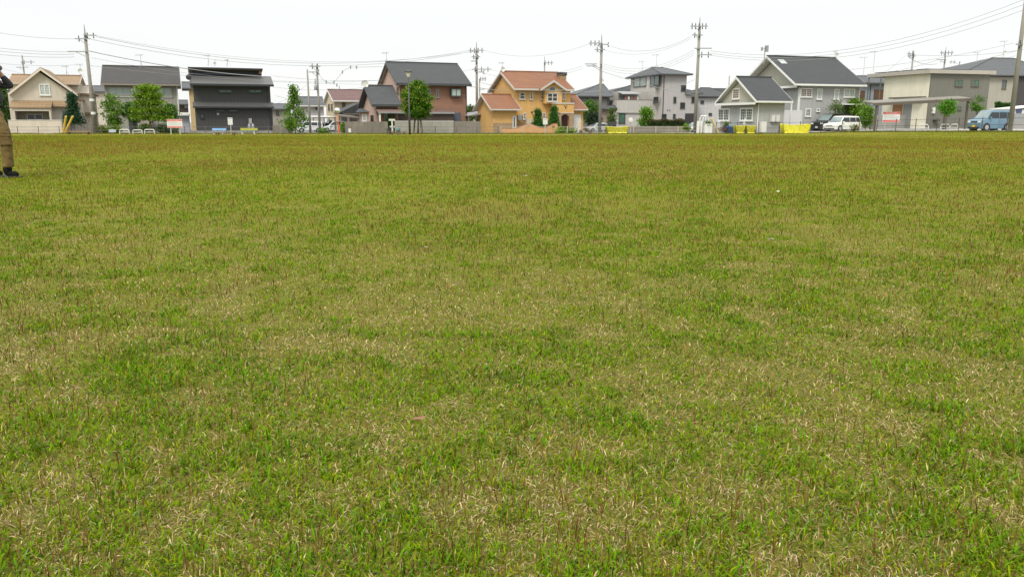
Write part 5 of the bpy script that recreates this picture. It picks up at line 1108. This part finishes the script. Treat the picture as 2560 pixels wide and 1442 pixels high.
# ---- vehicles
tyre_m = mat('tyre_rubber', (.02,.02,.02), .8, .1); rim_m = mat('alloy_rim', (.42,.42,.43), .35, .05, metal=.6); lampg = mat('headlight_glass', (.75,.75,.72), .08, .05)
def vehicle(name, label, cat, px, Y, rot, L, Wd, Ht, col, style='van', plate=None, group=None, tint=None):
    paint = mat(name+'_paint_%d'%int(px), col, .28, .04, spec=.6)
    H = House(name, label, cat, px, Y, rot, group); e = H.e; s = Ht
    if style == 'van':   low = [(.0,.2),(.0,.5*s),(.06,.54*s),(.2*L,.6*s),(L,.58*s),(L,.2)]; cab = [(.17*L,.585*s),(.33*L,.975*s),(.4*L,s),(L-.12,s*.985),(L-.02,.57*s)]
    elif style == 'box': low = [(.0,.2),(.0,.42*s),(.05,.49*s),(.22*L,.58*s),(L,.6*s),(L,.2)]; cab = [(.2*L,.565*s),(.33*L,.95*s),(.4*L,s),(L-.2,s*.98),(L-.02,.58*s)]
    else:                low = [(.0,.2),(.0,.40*s),(.08,.46*s),(.27*L,.6*s),(L-.03,.66*s),(L,.3*s),(L,.2)]; cab = [(.24*L,.58*s),(.42*L,.95*s),(.52*L,s),(.8*L,s*.97),(L-.05,.65*s)]
    b = MB().prism([(x,0,z) for x,z in low], (0,Wd,0)); 
    n = len(cab); ins = .13
    hi = max(z for x,z in cab); lo_ = min(z for x,z in cab)
    def yy(z): return .02+ins*max(0,(z-lo_)/(hi-lo_))
    b.add([(x,yy(z),z) for x,z in cab]+[(x,Wd-yy(z),z) for x,z in cab], [tuple(range(n)), tuple(range(n,2*n))[::-1]]+[(i,n+i,n+i+1,i+1) for i in range(n-1)]+[(0,n-1,2*n-1,n)])
    o = b.build('body', paint, e); bv = o.modifiers.new('bevel','BEVEL'); bv.width = .07; bv.segments = 3; bv.limit_method = 'ANGLE'; bv.angle_limit = R(25); o.data.shade_smooth()
    g = mat('car_glass', (.025,.03,.032), .05, .1); wg = mat('windscreen_glass', (.2,.25,.25), .08, .25, 2)
    # side glass split by a pillar, both sides
    x0 = cab[0][0]+.32*(cab[1][0]-cab[0][0])+.1; zt = hi-.13*s*.8; zb_ = lo_+.045*s
    def xf(z): t=(z-cab[0][1])/(cab[1][1]-cab[0][1]); return cab[0][0]+t*(cab[1][0]-cab[0][0])+.09
    def xr(z): t=(z-cab[-1][1])/(cab[-2][1]-cab[-1][1]); return cab[-1][0]+t*(cab[-2][0]-cab[-1][0])-.12
    xm = L*.56; xq = L*.8
    for side in (0,1):
        for (a0,a1,b0,b1) in ((xf(zb_),xm-.03,xf(zt),xm-.03),(xm+.03,xq-.03,xm+.03,xq-.03),(xq+.03,xr(zb_),xq+.03,xr(zt))):
            if a1-a0 < .12: continue
            P = [(a0,zb_),(a1,zb_),(b1,zt),(b0,zt)]; y = lambda z: (yy(z)-.012) if side==0 else (Wd-yy(z)+.012)
            MB().prism([(x,y(z),z) for x,z in P], (0,.008 if side==0 else -.008,0)).build('side_window', g, e)
    (xa,za),(xb,zb2) = cab[0],cab[1]; nrm = Vector((-(zb2-za),0,(xb-xa))).normalized()*.012
    def wsp(t,yv): return Vector((xa+(xb-xa)*t, yv, za+(zb2-za)*t))+nrm
    MB().prism([wsp(.08,.12),wsp(.08,Wd-.12),wsp(.93,Wd-.19),wsp(.93,.19)], -nrm*.7).build('windscreen', wg, e)
    (xa2,za2),(xb2,zb3) = cab[-1],cab[-2]; MB().prism([(xa2+.012,.15,za2+.05),(xa2+.012,Wd-.15,za2+.05),(xb2+.012,Wd-.2,zb3-.1),(xb2+.012,.2,zb3-.1)], (.006,0,0)).build('rear_window', g, e)
    r = min(.32, s*.19)
    for x in (L*.17+.05, L*.82):
        for side in (0,1):
            y0 = -.012 if side==0 else Wd+.012; sg = 1 if side==0 else -1
            MB().lathe((x,y0,r), [(r*1.18,sg*.25),(r*1.18,0),(.02,sg*-.001)], 18, 'y').build('wheel_arch', black_m, e)
            w = MB().lathe((x,y0-sg*.02,r), [(r*.6,sg*.18),(r,sg*.17),(r,sg*.01),(r*.62,0)], 18, 'y').build('wheel', tyre_m, e, False)
            MB().lathe((x,y0-sg*.03,r), [(r*.66,sg*.03),(r*.62,0),(r*.15,sg*-.012),(.01,sg*-.012)], 12, 'y').build('rim', rim_m, w)
    zl = low[1][1]-.02
    for y in (.06, Wd-.36): 
        MB().prism([(-.02,y,zl-.13*s*.6),(-.02,y+.3,zl-.13*s*.6),(-.02,y+.3,zl),(-.02,y,zl)], (.13,0,0)).build('headlight', lampg, e)
    MB().box(-.02,.05,.42,Wd-.42,zl-.1,zl-.03).build('grille', black_m, e); MB().box(-.018,.03,.15,Wd-.15,.24,.36).build('lower_grille', black_m, e)
    MB().box(-.04,-.021,Wd/2-.17,Wd/2+.17,.36,.52).build('number_plate', plate or white, e)
    for y in (-.16, Wd+.02): MB().box(xa+.22,xa+.36,y,y+.14,za+.02,za+.17).build('door_mirror', paint, e)
    for x in (xm,): MB().box(x-.006,x+.006,-.006,-.001,.3,zb_-.02).build('door_seam', black_m, e)
    MB().box(xm+.15,xm+.32,-.02,-.003,zb_-.14,zb_-.11).build('door_handle', rim_m if style!='box' else paint, e)
    return e
vehicle('blue_van', 'light blue boxy minivan with yellow plate beside the big right pole', 'van', 2450, 69.2, 15, 3.4, 1.48, 1.76, (.12,.21,.28), 'van', mat('yellow_plate',(.75,.45,.02),.5,.05))
vehicle('white_car', 'cream white compact car right of the black minivan', 'car', 2088, 83.8, 28, 3.8, 1.65, 1.6, (.68,.68,.6), 'box')
vehicle('black_minivan', 'black minivan parked between the widest yellow net and the white car', 'minivan', 2056, 86.6, 26, 4.6, 1.7, 1.85, (.02,.021,.025), 'van')
vehicle('white_hatchback', 'white hatchback parked behind the orange mirror post', 'car', 806, 93.5, 8, 2.9, 1.4, 1.28, (.6,.62,.6), 'hatch')
vehicle('white_van', 'white van parked behind the young roadside tree', 'van', 741, 90, 16, 2.9, 1.4, 1.25, (.62,.63,.64), 'van')
vehicle('silver_car', 'grey-blue car half hidden left of the white hatchback', 'car', 786, 99, 30, 2.9, 1.4, 1.05, (.3,.34,.38), 'hatch')
vehicle('dark_grey_van', 'grey van with large rear windows behind the white hatchback', 'van', 808, 106, 25, 3.2, 1.5, 1.55, (.3,.3,.31), 'van')
vehicle('white_sedan', 'white car glimpsed left of the pole before the dark grey house', 'car', 1472, 96, 25, 3.0, 1.5, 1.05, (.5,.5,.5), 'hatch')
vehicle('pale_blue_car', 'pale car behind the tallest pole near the garage opening', 'car', 1727, 90, 25, 2.2, 1.4, 1.1, (.5,.53,.58), 'hatch')

# ---- trees and shrubs
def pl(name, label, cat, px, Y, yt, yb, hw, shape, col, **k):
    X = W(px,330,Y).x; h1 = hpx(yt,Y,X); h0 = max(0,hpx(yb,Y,X)); return plant(name, label, cat, px, Y, h0, h1, hw*Y/2043., shape, col, **k)
gr = (.14,.24,.012); dk = (.055,.13,.014); md = (.09,.185,.014)
pl('dark_conifer_tree', 'dark conical conifer beside the cream house', 'tree', 188, 84.6, 238, 312, 22, 'cone', (.025,.075,.03), ncl=150, per=45, cr=.2, leaf=.12)
pl('garden_tree', 'slender loose green tree right of the tall left pole', 'tree', 290, 85, 240, 310, 29, 'loose', (.11,.215,.014), ncl=62, per=46, cr=.24, leaf=.15, stems=3, trunk=.06)
pl('garden_tree', 'large layered bright green tree in front of the beige house', 'tree', 378, 81.8, 209, 296, 46, 'layer', (.135,.235,.008), ncl=170, per=52, cr=.27, leaf=.16, trunk=.17)
pl('garden_tree', 'dark green shrubby tree filling the beige house entrance', 'tree', 336, 86, 262, 300, 22, 'round', dk, ncl=55, per=50, cr=.26, leaf=.16)
pl('garden_tree', 'small dark green tree right of the large layered tree', 'tree', 428, 86, 268, 301, 20, 'round', dk, ncl=50, per=45, cr=.25, leaf=.16)
pl('shrub', 'yellow-green shrub at the foot of the tall left pole', 'shrub', 256, 83.5, 316, 332, 11, 'round', (.14,.18,.012), ncl=22, per=40, cr=.16, leaf=.12, trunk=0)
pl('shrub', 'yellow-green shrub behind the low pale blue sign', 'shrub', 287, 83.5, 316, 332, 20, 'round', (.12,.19,.012), ncl=34, per=40, cr=.18, leaf=.12, trunk=0)
pl('shrub', 'low clipped green shrub behind the rightmost left hoop barrier', 'shrub', 366, 83.5, 314, 328, 16, 'round', md, ncl=30, per=40, cr=.16, leaf=.12, trunk=0)
pl('shrub', 'green shrub behind the notice board before the beige house', 'shrub', 418, 83.5, 316, 331, 26, 'round', dk, ncl=40, per=40, cr=.2, leaf=.13, trunk=0)
pl('young_tree', 'young open crowned tree right of the black house', 'tree', 738, 80.5, 219, 318, 33, 'cone', (.10,.21,.010), ncl=70, per=34, cr=.22, leaf=.17, trunk=.07)
pl('shrub', 'dark green shrub behind the trunk of the young open crowned tree', 'shrub', 727, 86, 296, 325, 9, 'round', dk, ncl=24, per=36, cr=.2, leaf=.14, trunk=0)
pl('shrub', 'flat spreading green shrub in front of the white hatchback', 'shrub', 811, 84.6, 324, 333, 12, 'round', md, ncl=20, per=36, cr=.16, leaf=.12, trunk=0)
pl('shrub', 'bright green shrub between the orange mirror post and the block wall', 'shrub', 859, 84.8, 311, 331, 7, 'round', gr, ncl=18, per=36, cr=.15, leaf=.13, trunk=0)
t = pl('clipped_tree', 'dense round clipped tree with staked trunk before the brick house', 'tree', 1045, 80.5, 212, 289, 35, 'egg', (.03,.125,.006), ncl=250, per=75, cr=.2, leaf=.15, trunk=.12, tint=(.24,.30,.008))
for (a,b) in ((-.55,-.1),(.55,.1),(-.2,.5),(.25,-.5)):
    MB().tube([(a,b,-.1),(a*.55,b*.55,1.75)], .045, 6).build('stake', wood_dk, t)
MB().tube([(-.35,-.06,1.6),(.35,.06,1.6)], .04, 6).build('stake_crossbar', wood_dk, t)
pl('shrub', 'green shrub beside the white signpost at the brick house entrance', 'shrub', 979, 86.5, 298, 330, 9, 'round', md, ncl=26, per=36, cr=.2, leaf=.14, trunk=0)
pl('conifer_shrub', 'left clipped conical evergreen before the yellow house', 'shrub', 1344, 85.6, 276, 320, 14, 'cone', (.03,.12,.012), ncl=90, per=45, cr=.16, leaf=.11, trunk=.05)
pl('conifer_shrub', 'right taller conical evergreen before the yellow house', 'shrub', 1384, 86.2, 266, 317, 14, 'cone', (.04,.13,.012), ncl=90, per=45, cr=.17, leaf=.11, trunk=.05)
pl('shrub', 'low leafy planting before the yellow house porch', 'shrub', 1402, 83.6, 321, 332, 15, 'round', gr, ncl=22, per=36, cr=.16, leaf=.12, trunk=0)
pl('shrub', 'low leafy planting before the yellow house garage door', 'shrub', 1430, 83.4, 325, 332, 16, 'round', md, ncl=20, per=36, cr=.14, leaf=.12, trunk=0)
pl('garden_tree', 'bright green tree behind the garage of the yellow house', 'tree', 1474, 104, 258, 300, 18, 'round', (.07,.16,.014), ncl=62, per=45, cr=.3, leaf=.2)
pl('garden_tree', 'dark purple-green bushy tree right of the yellow house', 'tree', 1483, 98, 286, 318, 15, 'round', (.025,.045,.022), ncl=50, per=45, cr=.26, leaf=.18)
pl('garden_tree', 'small light green tree left of the three-storey house', 'tree', 1530, 100, 275, 312, 10, 'loose', (.075,.13,.02), ncl=30, per=36, cr=.24, leaf=.17)
pl('garden_tree', 'leafy bright green shrub tree at the corner of the three-storey house', 'tree', 1614, 90, 272, 318, 15, 'loose', (.11,.24,.012), ncl=52, per=44, cr=.26, leaf=.17, stems=2, trunk=.05)
def hedge(label, x0, x1, yt, yb, Y, dep, col, tint, n=9000, name='hedge'):
    A, B = G(x0,Y), G(x1,Y); L = (B-A).length; e = empty(name, A, 0, label, 'hedge'); h1 = hpx(yt,Y,A.x); h0 = max(0,hpx(yb,Y,A.x))
    P = rng.random((n,3))*np.array([L,dep,1.]); top = h1-.18*np.abs(np.sin(P[:,0]*1.9))-.1*rng.random(n); P[:,2] = h0+(top-h0)*P[:,2]**.7
    c = np.array(col)[None,:]*(1+rng.normal(0,.28,n)).clip(.4,1.8)[:,None]*(.8+.5*fbm(P[:,0],P[:,2],2,5))[:,None]
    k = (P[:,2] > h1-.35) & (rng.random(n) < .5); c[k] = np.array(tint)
    leafmesh('foliage', P, .13, c, LEAF, e); 
    for q in range(int(L)+1): MB().tube([(q,dep/2,-.1),(q+.1,dep/2,(h0+h1)/2)], .03, 5).build('stem', BARK, e)
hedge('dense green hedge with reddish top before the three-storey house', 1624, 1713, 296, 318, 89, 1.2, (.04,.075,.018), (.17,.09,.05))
hedge('small box hedge on top of the wall behind the big right pole', 2490, 2519, 255, 271, 95, 1.0, (.04,.11,.015), (.06,.14,.02), 3000)
pl('shrub', 'round bright green shrub left of the tallest pole', 'shrub', 1715, 85.4, 314, 326, 7, 'round', gr, ncl=16, per=36, cr=.14, leaf=.12, trunk=0)
pl('garden_tree', 'round light green tree behind the white car', 'tree', 2131, 90, 255, 290, 22, 'round', (.13,.24,.016), ncl=75, per=46, cr=.3, leaf=.18)
pl('garden_tree', 'sparse pale tree by the entrance of the grey sided house', 'tree', 2084, 87.6, 253, 282, 14, 'loose', (.1,.16,.03), ncl=28, per=22, cr=.3, leaf=.13, trunk=.04)
pl('garden_tree', 'narrow green tree right of the white car', 'tree', 2164, 86, 270, 312, 13, 'loose', (.11,.22,.014), ncl=46, per=40, cr=.26, leaf=.16, trunk=.05)
pl('shrub', 'small yellow-green weeds beside the cream box sign', 'shrub', 2136, 81, 314, 326, 8, 'round', (.12,.15,.02), ncl=14, per=28, cr=.16, leaf=.1, trunk=0)
pl('young_tree', 'small green tree under the long canopy post', 'tree', 2363, 76.5, 259, 282, 18, 'round', (.09,.24,.010), ncl=36, per=36, cr=.22, leaf=.17, trunk=.045)
pl('young_tree', 'thin sapling with few leaves above the blue van', 'tree', 2437, 78, 245, 275, 16, 'loose', (.075,.17,.014), ncl=20, per=30, cr=.22, leaf=.15, trunk=.04)
pl('garden_tree', 'large green tree half hidden behind the person at the left edge', 'tree', 8, 104, 222, 312, 30, 'round', (.06,.12,.02), ncl=110, per=55, cr=.42, leaf=.24, trunk=.16)
pl('garden_tree', 'distant green tree between the brick house and the carport', 'tree', 1176, 125, 271, 300, 12, 'round', (.07,.12,.02), ncl=36, per=40, cr=.3, leaf=.22)
pl('shrub', 'pink flowering plants below the grey sided house window', 'shrub', 1812, 84.2, 316, 328, 10, 'round', (.12,.1,.06), ncl=14, per=28, cr=.15, leaf=.1, trunk=0, tint=(.3,.1,.18))
pl('shrub', 'small green bush left of the blue tub at the grey sided house', 'shrub', 1815, 84.8, 306, 326, 5, 'round', md, ncl=14, per=30, cr=.14, leaf=.12, trunk=0)
pl('shrub', 'leafy plants growing in the white planter below the garden arch', 'shrub', 1772, 82.8, 305, 316, 9, 'round', (.09,.15,.03), ncl=16, per=30, cr=.14, leaf=.1, trunk=0)

# ---- far houses closing the gaps
fr = [('distant house roof in the gap behind the brick house and yellow house', 1165, 150, (1168,284), (1215,284), (1180,270), GREYROOF, cream),
      ('distant dark roofed house behind the white house', 1790, 150, (1800,255), (1850,255), (1830,225), DKROOF, offwhite),
      ('distant house left of the cream house behind the person', -40, 115, (-60,260), (26,262), (-20,230), GREYROOF, cream)]
for (lb,px,Y,e0,e1,rg,rm,wm) in fr: simple('distant_house', lb, px, Y, 15, (e0,e1,rg), wm, rm, 7, ins=.3)

# ---- the person at the left edge
def skin(name, joints, edges, m, parent, sub=2, root=0):
    me = bpy.data.meshes.new(name); me.from_pydata([j[0] for j in joints], edges, []); me.materials.append(m)
    o = bpy.data.objects.new(name, me); COL.objects.link(o); o.parent = parent
    md_ = o.modifiers.new('skin','SKIN'); md_.use_smooth_shade = True; s = o.modifiers.new('sub','SUBSURF'); s.levels = sub; s.render_levels = sub
    if not me.skin_vertices: me.skin_vertices.new()
    for i,j in enumerate(joints):
        r = j[1] if isinstance(j[1], tuple) else (j[1],j[1]); me.skin_vertices[0].data[i].radius = r
        me.skin_vertices[0].data[i].use_root = (i == root)
    return o
def person():
    Y0 = 12.6
    e = empty('person', (-8.00, Y0, 0), 0, 'person in a dark top, khaki cargo trousers and black boots with raised arms', 'person')
    sk = mat('skin', (.42,.25,.17), .55, .06, 8); jk = mat('dark_jacket', (.022,.024,.032), .85, .2, 9, bump=.4); tr = mat('khaki_trousers', (.135,.088,.026), .95, .35, 9, bump=1)
    bt = mat('black_leather', (.010,.010,.010), .9, .15, 9, spec=.1); hr = mat('dark_hair', (.015,.012,.01), .6, .2, 30)
    # facing +x (right), camera side is -y. x forward, y towards far side
    LL, RR = -.10, .10          # left leg nearer to the camera = -y is his right
    body = [((0,0,.98),(.13,.15)),((.0,0,1.15),(.11,.135)),((.0,0,1.32),(.125,.16)),((-.01,0,1.44),(.10,.15)),((-.01,0,1.52),.055),((.02,0,1.60),(.085,.075)),((.035,0,1.70),(.095,.078)),
            ((.0,-.19,1.43),.052),((.225,-.22,1.42),.043),((.14,-.12,1.585),.034),((.13,-.09,1.63),.03),
            ((.0,.19,1.43),.052),((.22,.22,1.37),.043),((.14,.10,1.57),.034),((.13,.07,1.62),.03),
            ((.08,-.1,.93),.085),((.215,-.11,.52),.06),((.20,-.11,.12),.042),((.21,-.11,.05),.04),((.33,-.11,.035),.03),
            ((-.08,.1,.93),.085),((-.13,.12,.52),.06),((-.22,.13,.12),.042),((-.20,.13,.05),.04),((-.08,.13,.035),.03)]
    ed = [(0,1),(1,2),(2,3),(3,4),(4,5),(5,6),(3,7),(7,8),(8,9),(9,10),(3,11),(11,12),(12,13),(13,14),(0,15),(15,16),(16,17),(17,18),(18,19),(0,20),(20,21),(21,22),(22,23),(23,24)]
    skin('body', body, ed, sk, e)
    jb = [((.0,0,1.07),(.155,.18)),((.01,0,1.2),(.15,.175)),((.0,0,1.36),(.15,.185)),((-.01,0,1.46),(.115,.16)),((-.01,0,1.52),.075),
          ((.0,-.2,1.43),.08),((.13,-.225,1.425),.072),((.235,-.22,1.425),.062),((.19,-.16,1.50),.052),((.14,-.12,1.575),.043),
          ((.0,.2,1.43),.08),((.22,.22,1.38),.062),((.14,.11,1.55),.043)]
    skin('jacket', jb, [(0,1),(1,2),(2,3),(3,4),(3,5),(5,6),(6,7),(7,8),(8,9),(3,10),(10,11),(11,12)], jk, e)
    tb = [((0.010,0,1.05),(.14,.165)),((0.020,0,.95),(.145,.17)),((0.125,-.1,.86),.105),((0.205,-.11,.74),.098),((0.205,-.11,.68),.104),((0.230,-.11,.60),.09),((0.220,-.11,.53),.096),((0.230,-.11,.47),.084),((0.215,-.11,.41),.092),((0.230,-.11,.34),.08),((0.215,-.11,.28),.086),((0.225,-.11,.22),.08),((0.210,-.11,.17),.092),((0.215,-.11,.145),.08),
          ((-.06,.1,.86),.115),((-.13,.12,.52),.09),((-.19,.13,.26),.084),((-.21,.13,.15),.085)]
    skin('trousers', tb, [(0,1),(1,2)]+[(i,i+1) for i in range(2,13)]+[(1,14),(14,15),(15,16),(16,17)], tr, e)
    # cargo pocket on the thigh, bulging forward
    pk = MB().add([(.19,-.225,.68),(.31,-.19,.67),(.335,-.18,.50),(.20,-.22,.49),(.18,-.20,.68),(.29,-.08,.69),(.315,-.08,.48),(.18,-.19,.47)],[(0,1,2,3),(4,7,6,5),(0,4,5,1),(1,5,6,2),(2,6,7,3),(3,7,4,0)]).build('cargo_pocket', tr, e)
    b = pk.modifiers.new('b','BEVEL'); b.width=.02; b.segments=2
    fl = MB().add([(.18,-.232,.70),(.322,-.197,.69),(.332,-.19,.63),(.185,-.235,.635),(.18,-.2,.70),(.31,-.1,.70),(.318,-.1,.63),(.18,-.2,.63)],[(0,1,2,3),(4,7,6,5),(0,4,5,1),(1,5,6,2),(2,6,7,3),(3,7,4,0)]).build('pocket_flap', tr, e)
    MB().lathe((.02,0,1.055),[(.150,0),(.152,.035)],20).build('belt', bt, e)
    for (fx_,fy) in ((.195,-.11),(-.21,.13)):
        bo = skin('boot', [((fx_,fy,.17),.078),((fx_,fy,.10),.07),((fx_+.015,fy,.055),(.062,.055)),((fx_+.10,fy,.05),(.055,.05)),((fx_+.17,fy,.038),(.05,.035))], [(0,1),(1,2),(2,3),(3,4)], bt, e)
        MB().add([(fx_-.07,fy-.05,0),(fx_+.1,fy-.055,0),(fx_+.21,fy-.03,0),(fx_+.21,fy+.03,0),(fx_+.1,fy+.055,0),(fx_-.07,fy+.05,0)]+[(fx_-.07,fy-.05,.025),(fx_+.1,fy-.055,.025),(fx_+.21,fy-.03,.025),(fx_+.21,fy+.03,.025),(fx_+.1,fy+.055,.025),(fx_-.07,fy+.05,.025)],
            [(0,1,2,3,4,5),(6,11,10,9,8,7)]+[(i,(i+1)%6,6+(i+1)%6,6+i) for i in range(6)]).build('sole', black_m, bo)
    # head: hair, face features
    h = MB(); n=14
    for_ = [(.02,1.60),(.07,1.63),(.098,1.69),(.10,1.75),(.07,1.80),(.02,1.825)]
    h.lathe((.0,0,0), [(r,z) for r,z in for_], 16).build('hair', hr, e, True)
    MB().lathe((.09,0,1.665),[(.002,-.02),(.016,-.018),(.012,.02),(.002,.045)],8).build('nose', sk, e, True)
    for y in (-.032,.032):
        MB().lathe((.105,y,1.70),[(.001,-.008),(.012,0),(.001,.008)],8,'x').build('eye', white, e, True)
    for y in (-.085,.085): MB().lathe((.015,y,1.68),[(.004,-.008),(.03,0),(.02,.01)],10,'y').build('ear', sk, e, True)
    MB().box(.108,.118,-.022,.022,1.628,1.636).build('mouth', mat('lips',(.3,.1,.08),.5,.05), e)
    # hands with separate fingers around the camera
    for sg in (-1,1):
        J = [((.13,sg*.10,1.60),(.026,.034)),((.145,sg*.075,1.645),(.022,.036))]; E = [(0,1)]
        for k in range(4):
            z = 1.615+.019*k; L = (.9,1,1.05,.85)[k]; i = len(J)
            J += [((.15,sg*.082,z+.02),.010),((.175*1,sg*(.082-.02),z+.02),.009),((.185,sg*(.082-.045*L),z+.018),.008)]; E += [(1,i),(i,i+1),(i+1,i+2)]
        i = len(J); J += [((.135,sg*.07,1.615),.011),((.13,sg*.04,1.612),.009)]; E += [(0,i),(i,i+1)]
        skin('hand', J, E, sk, e, 1)
    c = empty('camera', (-8.00+.155, Y0, 1.645), 0, 'small black camera held up at the face of the person', 'camera')
    MB().box(-.02,.02,-.065,.065,-.04,.04).build('camera_body', black_m, c); MB().lathe((.02,0,0),[(.032,0),(.032,.05),(.026,.052)],14,'x').build('lens', dark_frame, c)
person()
